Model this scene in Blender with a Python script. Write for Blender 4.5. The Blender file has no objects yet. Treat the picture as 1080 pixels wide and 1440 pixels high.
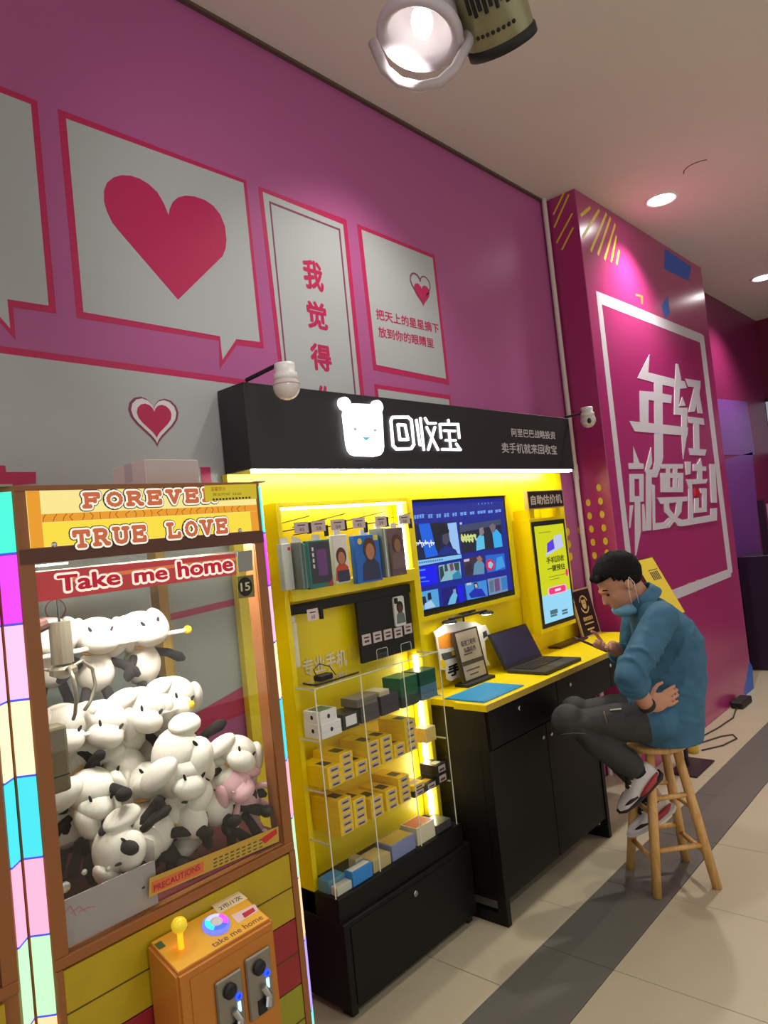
import bpy, bmesh, math, random
from mathutils import Vector, Matrix, Euler
random.seed(7)
scene = bpy.context.scene
COL = scene.collection
PI = math.pi

# ------------------------------------------------------------------ camera
CAM_H = 1.68
YAW, PITCH, ROLL, FPX = math.radians(42.017), math.radians(2.095), math.radians(-6.05), 998.6
FW = Vector((math.cos(PITCH)*math.cos(YAW), math.cos(PITCH)*math.sin(YAW), math.sin(PITCH)))
_r = FW.cross(Vector((0, 0, 1))).normalized()
_u = _r.cross(FW)
RT = _r*math.cos(ROLL) + _u*math.sin(ROLL)
UP = -_r*math.sin(ROLL) + _u*math.cos(ROLL)
CAM = Vector((0, 0, CAM_H))
cd = bpy.data.cameras.new('camera')
cam = bpy.data.objects.new('camera', cd)
COL.objects.link(cam)
cd.sensor_fit = 'HORIZONTAL'
cd.sensor_width = 36.0
cd.lens = FPX/1080*36.0
cd.clip_start = 0.02
M3 = Matrix((RT, UP, -FW)).transposed()
cam.matrix_world = Matrix.Translation(CAM) @ M3.to_4x4()
scene.camera = cam

def ray(x, y):
    return FW + RT*((x-540)/FPX) - UP*((y-720)/FPX)
def PY(x, y, Y):
    d = ray(x, y); return CAM + d*(Y/d.y)
def PX(x, y, X):
    d = ray(x, y); return CAM + d*(X/d.x)
def PZ(x, y, Z):
    d = ray(x, y); return CAM + d*((Z-CAM_H)/d.z)

# ------------------------------------------------------------------ view + world + room light
vs = scene.view_settings
vs.view_transform = 'Standard'
vs.look = 'None'
vs.gamma = 1.0
vs.use_curve_mapping = False
vs.exposure = 0.0
try:
    scene.cycles.use_denoising = True
    scene.cycles.sample_clamp_indirect = 6.0
    scene.cycles.max_bounces = 8
    scene.cycles.transparent_max_bounces = 24
    scene.cycles.caustics_reflective = False
    scene.cycles.caustics_refractive = False
except Exception:
    pass

def lin(c):
    c = c/255.0
    return c/12.92 if c <= 0.04045 else ((c+0.055)/1.055)**2.4
def S(r, g, b):
    return (lin(r), lin(g), lin(b))

w = bpy.data.worlds.new('world')
scene.world = w
w.use_nodes = True
bg = w.node_tree.nodes['Background']
bg.inputs[0].default_value = (1.0, 0.955, 0.90, 1)
bg.inputs[1].default_value = 0.80

CEIL = 3.82
WALL_Y = 2.2
def spot(name, loc, target, power, angle, blend=0.6, color=(1, 0.93, 0.84), radius=0.06):
    l = bpy.data.lights.new(name, 'SPOT')
    l.energy = power; l.spot_size = math.radians(angle); l.spot_blend = blend
    l.color = color; l.shadow_soft_size = radius
    o = bpy.data.objects.new(name, l)
    COL.objects.link(o)
    o.location = loc
    d = Vector(target)-Vector(loc)
    o.rotation_euler = d.to_track_quat('-Z', 'Y').to_euler()
    return o
# ceiling downlights: two in view, then their row carried on unseen to light the room
DL1 = PZ(930, 280, CEIL)
DL2 = PZ(1073, 390, CEIL)
STEP = DL2 - DL1
LIGHTS = [DL1, DL2, DL1-STEP, DL1-STEP*2]
for k, p in enumerate(LIGHTS):
    spot('downlight_beam', (p.x, p.y, CEIL-0.03), (p.x, p.y, 0), (190, 190, 70, 50)[k], (125, 125, 105, 105)[k], 0.8)
for p in ((0.5, -1.4), (3.0, -1.4), (5.5, -1.4)):  # unseen spots added out of view as ambient fill
    spot('fill_beam', (p[0], p[1], CEIL-0.03), (p[0], p[1], 0), 90, 140, 0.9)

# ------------------------------------------------------------------ materials
MATS = {}
def mat(name, col, rough=0.5, metal=0.0, emit=None, estr=0.0, noise=0.06, nscale=40, bump=0.0, spec=0.5, bscale=None, coat=0.0, bdist=0.01, bdet=4):
    if name in MATS: return MATS[name]
    m = bpy.data.materials.new(name); m.use_nodes = True
    nt = m.node_tree; b = nt.nodes['Principled BSDF']
    b.inputs['Roughness'].default_value = rough
    b.inputs['Metallic'].default_value = metal
    b.inputs['Specular IOR Level'].default_value = spec
    b.inputs['Coat Weight'].default_value = coat
    b.inputs['Coat Roughness'].default_value = 0.22
    tc = nt.nodes.new('ShaderNodeTexCoord')
    n = nt.nodes.new('ShaderNodeTexNoise'); n.inputs['Scale'].default_value = nscale
    n.inputs['Detail'].default_value = 3
    nt.links.new(tc.outputs['Object'], n.inputs['Vector'])
    mp = nt.nodes.new('ShaderNodeMapRange')
    mp.inputs['To Min'].default_value = 1-noise; mp.inputs['To Max'].default_value = 1+noise
    nt.links.new(n.outputs['Fac'], mp.inputs['Value'])
    mx = nt.nodes.new('ShaderNodeVectorMath'); mx.operation = 'SCALE'
    mx.inputs[0].default_value = col[:3]
    nt.links.new(mp.outputs[0], mx.inputs['Scale'])
    nt.links.new(mx.outputs[0], b.inputs['Base Color'])
    if emit is not None:
        b.inputs['Emission Color'].default_value = (*emit, 1)
        b.inputs['Emission Strength'].default_value = estr
    if bump > 0:
        n2 = nt.nodes.new('ShaderNodeTexNoise'); n2.inputs['Scale'].default_value = bscale or nscale
        n2.inputs['Detail'].default_value = bdet
        nt.links.new(tc.outputs['Object'], n2.inputs['Vector'])
        bp = nt.nodes.new('ShaderNodeBump'); bp.inputs['Strength'].default_value = bump
        bp.inputs['Distance'].default_value = bdist
        nt.links.new(n2.outputs['Fac'], bp.inputs['Height'])
        nt.links.new(bp.outputs[0], b.inputs['Normal'])
    MATS[name] = m
    return m
def glow(name, col, strength):
    return mat(name, (0.02, 0.02, 0.02), 0.4, emit=col, estr=strength, spec=0.15)
def glass(name, tint=(1, 1, 1), refl=1.0, rough=0.02):
    if name in MATS: return MATS[name]
    m = bpy.data.materials.new(name); m.use_nodes = True
    nt = m.node_tree; nt.nodes.clear()
    out = nt.nodes.new('ShaderNodeOutputMaterial')
    tr = nt.nodes.new('ShaderNodeBsdfTransparent'); tr.inputs[0].default_value = (*tint, 1)
    gl = nt.nodes.new('ShaderNodeBsdfGlossy'); gl.inputs['Roughness'].default_value = rough
    lw = nt.nodes.new('ShaderNodeLayerWeight'); lw.inputs['Blend'].default_value = 0.5
    fr = nt.nodes.new('ShaderNodeMath'); fr.operation = 'POWER'; fr.inputs[1].default_value = 4.0
    nt.links.new(lw.outputs['Facing'], fr.inputs[0])
    ml = nt.nodes.new('ShaderNodeMath'); ml.operation = 'MULTIPLY_ADD'; ml.inputs[1].default_value = 0.8*refl; ml.inputs[2].default_value = 0.035*refl
    mix = nt.nodes.new('ShaderNodeMixShader')
    nt.links.new(fr.outputs[0], ml.inputs[0]); nt.links.new(ml.outputs[0], mix.inputs[0])
    nt.links.new(tr.outputs[0], mix.inputs[1]); nt.links.new(gl.outputs[0], mix.inputs[2])
    nt.links.new(mix.outputs[0], out.inputs[0])
    MATS[name] = m
    return m
def wood(name, c1, c2, rough=0.45, scale=(6, 6, 1.2), ws=6.0):
    if name in MATS: return MATS[name]
    m = bpy.data.materials.new(name); m.use_nodes = True
    nt = m.node_tree; b = nt.nodes['Principled BSDF']; b.inputs['Roughness'].default_value = rough
    tc = nt.nodes.new('ShaderNodeTexCoord'); mp = nt.nodes.new('ShaderNodeMapping')
    mp.inputs['Scale'].default_value = scale
    wv = nt.nodes.new('ShaderNodeTexNoise'); wv.inputs['Scale'].default_value = ws
    wv.inputs['Detail'].default_value = 5; wv.inputs['Distortion'].default_value = 1.2
    cr = nt.nodes.new('ShaderNodeValToRGB')
    cr.color_ramp.elements[0].position = 0.35; cr.color_ramp.elements[0].color = (*c1, 1)
    cr.color_ramp.elements[1].position = 0.65; cr.color_ramp.elements[1].color = (*c2, 1)
    nt.links.new(tc.outputs['Object'], mp.inputs[0]); nt.links.new(mp.outputs[0], wv.inputs['Vector'])
    nt.links.new(wv.outputs['Fac'], cr.inputs[0]); nt.links.new(cr.outputs[0], b.inputs['Base Color'])
    MATS[name] = m
    return m

# ------------------------------------------------------------------ object helpers
def wloc(o):
    p = Vector((0, 0, 0))
    while o is not None:
        p += o.location; o = o.parent
    return p
def obj(name, bm, m, parent=None, smooth=False, local=False):
    me = bpy.data.meshes.new(name)
    if parent is not None and not local:
        bmesh.ops.translate(bm, verts=bm.verts, vec=-wloc(parent))
    bmesh.ops.recalc_face_normals(bm, faces=bm.faces)
    bm.to_mesh(me); bm.free()
    if smooth:
        for p in me.polygons: p.use_smooth = True
    me.materials.append(m)
    o = bpy.data.objects.new(name, me)
    COL.objects.link(o)
    o.parent = parent
    return o
def tag(o, label, cat, group=None):
    o['label'] = label; o['category'] = cat
    if group: o['group'] = group
    return o
def thing(name, label, cat, loc=(0, 0, 0), group=None, rotz=0.0):
    o = bpy.data.objects.new(name, None)
    COL.objects.link(o); o.location = loc; o.rotation_euler = (0, 0, rotz)
    o.empty_display_size = 0.05
    return tag(o, label, cat, group)
def struct(o):
    o['kind'] = 'structure'; return o
def B(): return bmesh.new()
def box(bm, x0, x1, y0, y1, z0, z1, bev=0.0, seg=1):
    b2 = bmesh.new() if bev > 0 else bm
    vs_ = [b2.verts.new(p) for p in ((x0,y0,z0),(x1,y0,z0),(x1,y1,z0),(x0,y1,z0),(x0,y0,z1),(x1,y0,z1),(x1,y1,z1),(x0,y1,z1))]
    for f in ((0,3,2,1),(4,5,6,7),(0,1,5,4),(1,2,6,5),(2,3,7,6),(3,0,4,7)):
        b2.faces.new([vs_[i] for i in f])
    if bev > 0:
        bmesh.ops.bevel(b2, geom=list(b2.edges), offset=bev, segments=seg, affect='EDGES', profile=0.5)
        merge(bm, b2)
    return bm
def merge(bm, b2):
    mp = {}
    for v in b2.verts: mp[v] = bm.verts.new(v.co)
    for f in b2.faces:
        try: bm.faces.new([mp[v] for v in f.verts])
        except ValueError: pass
    b2.free()
def bx(*a, **k): return box(bmesh.new(), *a, **k)
def frame_axes(d):
    d = d.normalized()
    a = Vector((0, 0, 1)) if abs(d.z) < 0.9 else Vector((1, 0, 0))
    u = d.cross(a).normalized(); v = d.cross(u).normalized()
    return u, v
def tube(bm, pts, r, seg=10, cap=True):
    pts = [Vector(p) for p in pts]
    rs = r if isinstance(r, (list, tuple)) else [r]*len(pts)
    rings = []
    u = None
    for i, p in enumerate(pts):
        if i == 0: d = pts[1]-pts[0]
        elif i == len(pts)-1: d = pts[-1]-pts[-2]
        else: d = (pts[i+1]-pts[i]).normalized()+(pts[i]-pts[i-1]).normalized()
        if d.length < 1e-9: d = pts[i]-pts[i-1]
        d.normalize()
        if u is None: u, v = frame_axes(d)
        else:
            u = (u-d*u.dot(d)).normalized(); v = d.cross(u)
        rings.append([bm.verts.new(p+(u*math.cos(2*PI*k/seg)+v*math.sin(2*PI*k/seg))*rs[i]) for k in range(seg)])
    for a, b in zip(rings, rings[1:]):
        for k in range(seg):
            bm.faces.new((a[k], a[(k+1) % seg], b[(k+1) % seg], b[k]))
    if cap:
        bm.faces.new(rings[0][::-1]); bm.faces.new(rings[-1])
    return bm
def tb(*a, **k): return tube(bmesh.new(), *a, **k)
def ell(bm, c, r, rot=None, su=16, sv=10):
    r = r if isinstance(r, (list, tuple)) else (r, r, r)
    R_ = rot.to_matrix() if rot is not None and not isinstance(rot, Matrix) else (rot or Matrix.Identity(3))
    c = Vector(c)
    def P(a, b): return c + R_ @ Vector((r[0]*math.sin(b)*math.cos(a), r[1]*math.sin(b)*math.sin(a), r[2]*math.cos(b)))
    top = bm.verts.new(P(0, 0)); bot = bm.verts.new(P(0, PI))
    rows = [[bm.verts.new(P(2*PI*i/su, PI*j/sv)) for i in range(su)] for j in range(1, sv)]
    for i in range(su):
        bm.faces.new((top, rows[0][i], rows[0][(i+1) % su]))
        bm.faces.new((bot, rows[-1][(i+1) % su], rows[-1][i]))
    for a, b in zip(rows, rows[1:]):
        for i in range(su):
            bm.faces.new((a[i], b[i], b[(i+1) % su], a[(i+1) % su]))
    return bm
def lathe(bm, c, axis, prof, seg=24):
    """prof: list of (radius, distance along axis)"""
    c = Vector(c); axis = Vector(axis).normalized(); u, v = frame_axes(axis)
    rings = []
    for r, h in prof:
        if r < 1e-6: rings.append([bm.verts.new(c+axis*h)])
        else: rings.append([bm.verts.new(c+axis*h+(u*math.cos(2*PI*k/seg)+v*math.sin(2*PI*k/seg))*r) for k in range(seg)])
    for a, b in zip(rings, rings[1:]):
        for k in range(seg):
            k2 = (k+1) % seg
            if len(a) == 1 and len(b) == 1: continue
            if len(a) == 1: bm.faces.new((a[0], b[k2], b[k]))
            elif len(b) == 1: bm.faces.new((a[k], a[k2], b[0]))
            else: bm.faces.new((a[k], a[k2], b[k2], b[k]))
    return bm

class Pl:
    """a plane in the place: o + a*u + b*v, n = u x v looks at the viewer"""
    def __init__(s, o, u, v):
        s.o = Vector(o); s.u = Vector(u).normalized(); s.v = Vector(v).normalized(); s.n = s.u.cross(s.v)
    def pt(s, a, b, d=0.0): return s.o + s.u*a + s.v*b + s.n*d
    def px(s, x, y):
        d = ray(x, y); t = (s.o-CAM).dot(s.n)/d.dot(s.n)
        q = CAM + d*t - s.o
        return (q.dot(s.u), q.dot(s.v))
    def lift(s, d): return Pl(s.o+s.n*d, s.u, s.v)
def front(Y): return Pl((0, Y, 0), (1, 0, 0), (0, 0, 1))
def poly(bm, pl, pts, d=0.0, t=0.001):
    f = [bm.verts.new(pl.pt(a, b, d+t)) for a, b in pts]
    k = [bm.verts.new(pl.pt(a, b, d)) for a, b in pts]
    n = len(pts)
    fc = bm.faces.new(f); fc.normal_update()
    for i in range(n):
        bm.faces.new((f[i], k[i], k[(i+1) % n], f[(i+1) % n]))
    if n > 4: bmesh.ops.triangulate(bm, faces=[fc], ngon_method='EAR_CLIP')
    return bm
def ppx(bm, pl, pix, d=0.0, t=0.001):
    return poly(bm, pl, [pl.px(*p) for p in pix], d, t)
def rect(bm, pl, a0, a1, b0, b1, d=0.0, t=0.001):
    return poly(bm, pl, [(a0, b0), (a1, b0), (a1, b1), (a0, b1)], d, t)
def disc(bm, pl, a, b, ra, rb=None, d=0.0, t=0.001, n=20):
    rb = rb or ra
    return poly(bm, pl, [(a+ra*math.cos(2*PI*k/n), b+rb*math.sin(2*PI*k/n)) for k in range(n)], d, t)
def rrect(bm, pl, a0, a1, b0, b1, r, d=0.0, t=0.001):
    pts = []
    for (ca, cb, s) in ((a1-r, b0+r, -90), (a1-r, b1-r, 0), (a0+r, b1-r, 90), (a0+r, b0+r, 180)):
        for k in range(5):
            an = math.radians(s+k*22.5); pts.append((ca+r*math.cos(an), cb+r*math.sin(an)))
    return poly(bm, pl, pts, d, t)
def stroke(bm, pl, pts, w, d=0.0, t=0.001, closed=False, rnd=True):
    if closed: pts = list(pts)+[pts[0]]
    e = 0.0
    for (a0, b0), (a1, b1) in zip(pts, pts[1:]):
        e += 0.0001
        L = math.hypot(a1-a0, b1-b0)
        if L < 1e-6: continue
        nx, ny = -(b1-b0)/L*w/2, (a1-a0)/L*w/2
        poly(bm, pl, [(a0-nx, b0-ny), (a1-nx, b1-ny), (a1+nx, b1+ny), (a0+nx, b0+ny)], d, t+e)
    if rnd:
        for i, (a, b) in enumerate(pts[:-1] if closed else pts):
            disc(bm, pl, a, b, w/2, d=d, t=t+e+0.0001*(i+1), n=10)
    return bm
def text(bm, s, pl, a0, b0, wd, ht, d=0.0, t=0.001, bold=0.0):
    """set the words s into the box (a0,b0)-(a0+wd,b0+ht) of plane pl; bold repeats the outline a little to each side"""
    c = bpy.data.curves.new('t', 'FONT'); c.body = s; c.resolution_u = 3
    o = bpy.data.objects.new('t', c); COL.objects.link(o)
    dg = bpy.context.evaluated_depsgraph_get()
    me = bpy.data.meshes.new_from_object(o.evaluated_get(dg))
    bpy.data.objects.remove(o); bpy.data.curves.remove(c)
    xs = [v.co.x for v in me.vertices]; ys = [v.co.y for v in me.vertices]
    if not xs: return bm
    x0, x1, y0, y1 = min(xs)-bold, max(xs)+bold, min(ys)-bold, max(ys)+bold
    kx, ky = wd/(x1-x0), ht/max(1e-6, (y1-y0))
    sh = [(0, 0)]
    if bold:
        n = 6 if bold < .05 else 14
        sh += [(bold*math.cos(2*PI*k/n), bold*math.sin(2*PI*k/n)) for k in range(n)]
    for i, (sx, sy) in enumerate(sh):
        vm = [bm.verts.new(pl.pt(a0+(v.co.x+sx-x0)*kx, b0+(v.co.y+sy-y0)*ky, d+t-.00004*i)) for v in me.vertices]
        for p in me.polygons:
            try: bm.faces.new([vm[i_] for i_ in p.vertices])
            except ValueError: pass
    bpy.data.meshes.remove(me)
    return bm
def textobj(name, s, pl, a0, b0, wd, ht, m, parent, d=0.0, t=0.001, bold=0.0):
    o = obj(name, text(B(), s, pl, a0, b0, wd, ht, d, t, bold), m, parent)
    return o
def textpx(name, s, pl, pix_bl, pix_br, pix_tl, m, parent, d=0.0, t=0.001, bold=0.0):
    """words in the parallelogram whose corners show at these photo pixels"""
    a0, b0 = pl.px(*pix_bl); a1, b1 = pl.px(*pix_br); a2, b2 = pl.px(*pix_tl)
    return textobj(name, s, pl, a0, min(b0, b1), a1-a0, b2-b0, m, parent, d, t, bold)
def cr(ox, oy, s, pts): return [(ox+x*s, oy+y*s) for x, y in pts]
# ================================================================== THE ROOM
# ---- floor of beige tiles with a dark granite band
fl = struct(obj('floor', bx(-3, 10, -4, 2.3, -0.06, -0.006), mat('grout', S(120, 112, 96), 0.8)))
m_tile = mat('beige_tile', S(184, 175, 150), 0.28, noise=0.05, nscale=5, bump=0.0)
m_band = mat('dark_granite', S(100, 99, 92), 0.35, noise=0.35, nscale=180)
def tile(name, x0, x1, y0, y1, m):
    g = 0.0015
    o = obj(name, bx(x0+g, x1-g, y0+g, y1-g, -0.02, 0.0, bev=0.0015), m, fl)
    return o
for k in range(-4, 13):
    x = 2.45+0.6*k
    for y0, y1 in ((0.71, 1.31), (0.11, 0.71), (-0.49, 0.11), (-1.09, -0.49), (-1.69, -1.09)):
        tile('tile', x, x+0.6, y0, y1, m_tile)
    tile('band_tile', x, x+0.6, 1.31, 1.61, m_band)
    tile('tile', x+0.3, x+0.9, 1.61, 2.19, m_tile)

# ---- ceiling
m_ceil = mat('ceiling_paint', S(226, 222, 212), 0.8, noise=0.02, nscale=3)
ce = struct(obj('ceiling', bx(-3, 10, -4, 2.3, CEIL, CEIL+0.1), m_ceil))
struct(obj('gap_shade_1', bx(-3, 4.37, 2.18, 2.2, CEIL-0.014, CEIL), mat('shadow_gap', S(92, 72, 62), 0.7)))  # dark strip standing in for the shade of the gap under the ceiling
# access panel seam seen as a short arc on the ceiling
arc = PZ(985, 236, CEIL)
obj('hatch_seam', tb([(arc.x+0.1*math.cos(a), arc.y+0.1*math.sin(a), CEIL-0.001) for a in [math.radians(100+12*i) for i in range(11)]], 0.003, 6), mat('seam', S(90, 78, 70), 0.8), ce)

# ---- walls
m_wall = mat('wall_magenta', S(174, 90, 146), 0.36, noise=0.03, nscale=4)
wb = struct(obj('wall_back', bx(-3, 5.6, WALL_Y, WALL_Y+0.1, 0, CEIL), m_wall))
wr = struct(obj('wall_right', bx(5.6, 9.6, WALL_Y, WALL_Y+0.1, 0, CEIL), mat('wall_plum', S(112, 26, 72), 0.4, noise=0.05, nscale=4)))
COL_Y, COL_X0, COL_X1 = 1.97, 4.37, 6.82
m_col = mat('column_magenta', S(168, 46, 112), 0.28, noise=0.05, nscale=3, coat=0.6)
wc = struct(obj('wall_column', bx(COL_X0, COL_X1, COL_Y, WALL_Y-0.001, 0, CEIL, bev=0.004), m_col))
wf = struct(obj('wall_far', bx(9.5, 9.6, -4, WALL_Y, 0, CEIL), mat('wall_far_dark', S(110, 26, 56), 0.4)))

# ---- print on the back wall
W = front(WALL_Y)
m_crim = mat('print_crimson', S(186, 32, 88), 0.45)
m_grey = mat('print_grey', S(176, 182, 184), 0.45, noise=0.02, nscale=3)
m_lite = mat('print_pale', S(226, 222, 226), 0.45)
m_line = mat('print_plum_line', S(130, 60, 92), 0.5)
def panel(outer, inner, parent=wb):
    o = obj('printed_frame', ppx(B(), W, outer, 0, 0.001), m_crim, parent)
    i = obj('printed_field', ppx(B(), W, inner, 0.001, 0.001), m_grey, o)
    return o
panel([(-90, 84), (52, 142), (79, 441), (18, 432), (22, 478), (-12, 440), (-90, 425)],
      [(-90, 96), (43, 147), (68, 430), (10, 421), (14, 462), (-14, 430), (-90, 412)])
pb = panel([(81, 153), (346, 254), (371, 490), (333, 485), (309, 519), (308, 479), (108, 447)],
           [(92.5, 167), (342, 257.5), (365, 481), (332, 477), (312.5, 506), (309, 473), (117, 439)])
heart = [(568,488),(552,448),(530,410),(500,382),(470,364),(440,354),(410,352),(382,360),(360,378),(350,405),(350,440),(360,475),(378,512),(400,540),(600,772),(750,625),(760,600),(763,570),(758,525),(742,485),(718,455),(690,436),(655,424),(625,421),(600,427),(582,442),(572,465)]
obj('printed_heart', ppx(B(), W, cr(0, 100, .41667, heart), 0.002, 0.001), m_crim, pb)
pc = panel([(363, 262), (487, 309), (517, 605), (402, 600)], [(369, 270), (482, 316), (511, 605), (407, 600)])
b = B()
for q in ([(378,283),(477,322),(477.3,324.5),(378.3,286)], [(475.5,321),(477.6,322),(505,605),(503,605)], [(378,283),(380,284),(411,600),(409,600)]):
    ppx(b, W, q, 0.002, 0.001+0.0001*len(b.faces)/6)
obj('printed_line', b, m_line, pc)
for ch, bl, br, tl in (('我', (428, 405), (455, 405), (424, 362)), ('觉', (433, 461), (461, 461), (430, 421)),
                       ('得', (438, 520), (467, 520), (435, 481)), ('你', (446, 582), (474, 582), (442, 541))):
    textpx('printed_character', ch, W, bl, br, tl, m_crim, pc, 0.002, 0.001, 0.035)
pd = panel([(502, 315), (611, 359), (632, 541), (525, 520)], [(508, 323), (608, 363), (627, 533), (529, 513)])
def textrow(name, s, pl, p0, p1, hpx, m, parent, d=0.002, bold=0.0):
    """a row of words from pixel p0 (bottom left) to p1 (bottom right)"""
    a0, b0 = pl.px(*p0); a1, b1 = pl.px(*p1); _, b2 = pl.px(p0[0], p0[1]-hpx)
    return textobj(name, s, pl, a0, b0, a1-a0, b2-b0, m, parent, d, 0.001, bold)
textrow('printed_words', '把天上的星星摘下', W, (529, 449), (617, 468), 15, m_crim, pd, bold=0.02)
textrow('printed_words', '放到你的眼睛里', W, (532, 474), (610, 490), 15, m_crim, pd, bold=0.02)
def heartpts(n=28):
    P = []
    for k in range(n):
        t = 2*PI*k/n
        P.append((0.0625*16*math.sin(t)**3, 0.0625*(13*math.cos(t)-5*math.cos(2*t)-2*math.cos(3*t)-math.cos(4*t))))
    return P
def hearto(c, sa, sb, m, parent, d, name='printed_heart'):
    a, b_ = W.px(*c)
    return obj(name, poly(B(), W, [(a+sa*x, b_+sb*y) for x, y in heartpts()], d, 0.001), m, parent)
def heartline(c, sa, sb, w_, m, parent, d):
    a, b_ = W.px(*c)
    return obj('printed_heart_outline', stroke(B(), W, [(a+sa*x, b_+sb*y) for x, y in heartpts()], w_, d, 0.001, closed=True, rnd=False), m, parent)
heartline((591, 403), 0.082, 0.082, 0.006, m_line, pd, 0.002)
hearto((593, 413), 0.064, 0.064, m_crim, pd, 0.003)
panel([(526, 540), (633, 556), (638, 605), (532, 600)], [(531, 547), (631, 562), (636, 605), (537, 600)])
pf = panel([(-120, 470), (346, 534), (400, 950), (-120, 1250)], [(-120, 481), (341, 542), (393, 935), (-120, 1230)])
hearto((217, 588), 0.096, 0.096, m_line, pf, 0.002)
hearto((217, 587.5), 0.086, 0.086, m_lite, pf, 0.003)
hearto((217, 588.5), 0.066, 0.066, m_crim, pf, 0.004)
b = B()
ppx(b, W, [(-60, 668), (-40, 652), (7, 655), (8, 664), (50, 664), (50, 680), (-60, 690)], 0.002)
ppx(b, W, [(281, 657), (295, 657), (298, 690), (284, 690)], 0.002)
ppx(b, W, [(60, 905), (380, 830), (381, 839), (60, 915)], 0.002)
ppx(b, W, [(60, 1090), (385, 960), (386, 985), (60, 1120)], 0.002)
obj('printed_strokes', b, m_crim, pf)

# ---- print on the column
CF = front(COL_Y)
CRt = Pl((COL_X0, 0, 0), (0, -1, 0), (0, 0, 1))
m_pw = mat('print_column_white', S(205, 200, 212), 0.4, noise=0.02)
m_py = mat('print_column_yellow', S(225, 205, 50), 0.4)
m_pb = mat('print_column_blue', S(20, 90, 190), 0.4)
bars = B()
for q in ([(838, 409), (987, 470), (987.5, 483), (841, 426)], [(838, 411), (845, 418), (888, 786), (881, 790)],
          [(890, 850), (1028, 799), (1028, 811), (890, 868)], [(983, 470), (989.5, 472), (1030, 805), (1024, 806)]):
    ppx(bars, CF, q, 0, 0.001+0.0002*len(bars.faces)/6)
obj('printed_frame', bars, m_pw, wc)
A = [[(190,300),(310,60),(298,243),(665,335),(690,400),(640,408),(440,368),(355,345)],
     [(358,340),(440,360),(448,1110),(430,1180),(385,1306),(330,1306),(362,1150)],
     [(210,430),(355,440),(535,475),(530,555),(430,545),(300,520),(215,500)],
     [(210,430),(300,445),(300,760),(215,745)],
     [(105,735),(300,755),(700,800),(695,885),(160,840)],
     [(580,155),(600,160),(630,310),(615,400),(560,400),(572,310)],
     [(565,390),(620,390),(605,600),(690,600),(690,680),(560,670)],
     [(640,490),(675,580),(610,585)],
     [(635,600),(695,600),(685,900),(650,1120),(635,880)],
     [(670,305),(825,330),(825,400),(700,385)],
     [(765,385),(825,370),(810,490),(765,640),(705,645)],
     [(775,480),(815,470),(848,660),(800,655)],
     [(700,690),(855,710),(865,775),(710,755)], [(755,760),(810,770),(815,1030),(760,1020)], [(705,1010),(885,1025),(870,1085),(720,1080)]]
Bp = [[(145,55),(210,225),(250,230),(250,285),(100,285),(95,225),(150,225)],
      [(105,335),(250,335),(250,385),(105,385)], [(105,335),(155,335),(160,610),(110,610)], [(205,335),(250,335),(250,610),(210,610)], [(110,560),(250,560),(250,615),(110,620)],
      [(160,615),(215,615),(222,920),(175,1160),(165,1160)], [(110,655),(145,650),(115,880),(105,885)], [(235,640),(255,640),(275,910),(240,915)],
      [(325,65),(335,230),(300,300),(262,310),(285,220)], [(262,290),(380,290),(330,370),(325,905),(275,910),(275,340)],
      [(335,440),(362,450),(368,835),(460,822),(520,760),(560,800),(510,880),(345,905)],
      [(430,235),(648,235),(648,280),(430,280)], [(420,325),(650,325),(650,375),(420,375)], [(420,325),(475,325),(475,520),(425,520)],
      [(600,325),(650,325),(648,520),(600,520)], [(425,470),(648,470),(648,520),(425,520)], [(480,280),(515,280),(515,500),(480,500)], [(548,280),(590,280),(585,500),(548,500)],
      [(385,575),(690,565),(690,610),(420,640)], [(450,600),(500,600),(510,690),(600,800),(570,830),(460,720)], [(590,590),(640,590),(630,720),(510,880),(480,860),(570,740)],
      [(560,800),(600,780),(640,800),(930,750),(930,685),(990,680),(990,805),(640,865),(590,860)],
      [(668,210),(725,210),(722,335),(680,345)], [(675,390),(735,390),(750,790),(705,800),(705,480)],
      [(825,175),(840,260),(880,260),(880,305),(750,305),(750,235),(790,235)],
      [(790,300),(840,300),(840,390),(895,385),(880,430),(745,440),(735,390),(795,385)],
      [(820,480),(885,480),(885,720),(760,730),(765,580),(805,575),(805,680),(845,675),(840,530),(820,530)],
      [(918,235),(970,235),(990,625),(935,625)]]
def charmesh(polys, oy):
    b = B()
    for i, q in enumerate(polys): ppx(b, CF, cr(870, oy, .13889, q), 0.0, 0.002+0.00015*i)
    return b
obj('printed_characters', charmesh(A, 490), m_pw, wc)
obj('printed_characters', charmesh(Bp, 620), m_pw, wc)
obj('red_blot', ppx(B(), CF, cr(870, 620, .13889, [(765,480),(800,485),(822,545),(800,572),(768,560)]), 0.0, 0.008), mat('mark_red', S(180, 20, 40), 0.5), wc)  # red blot set over the column characters
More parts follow.
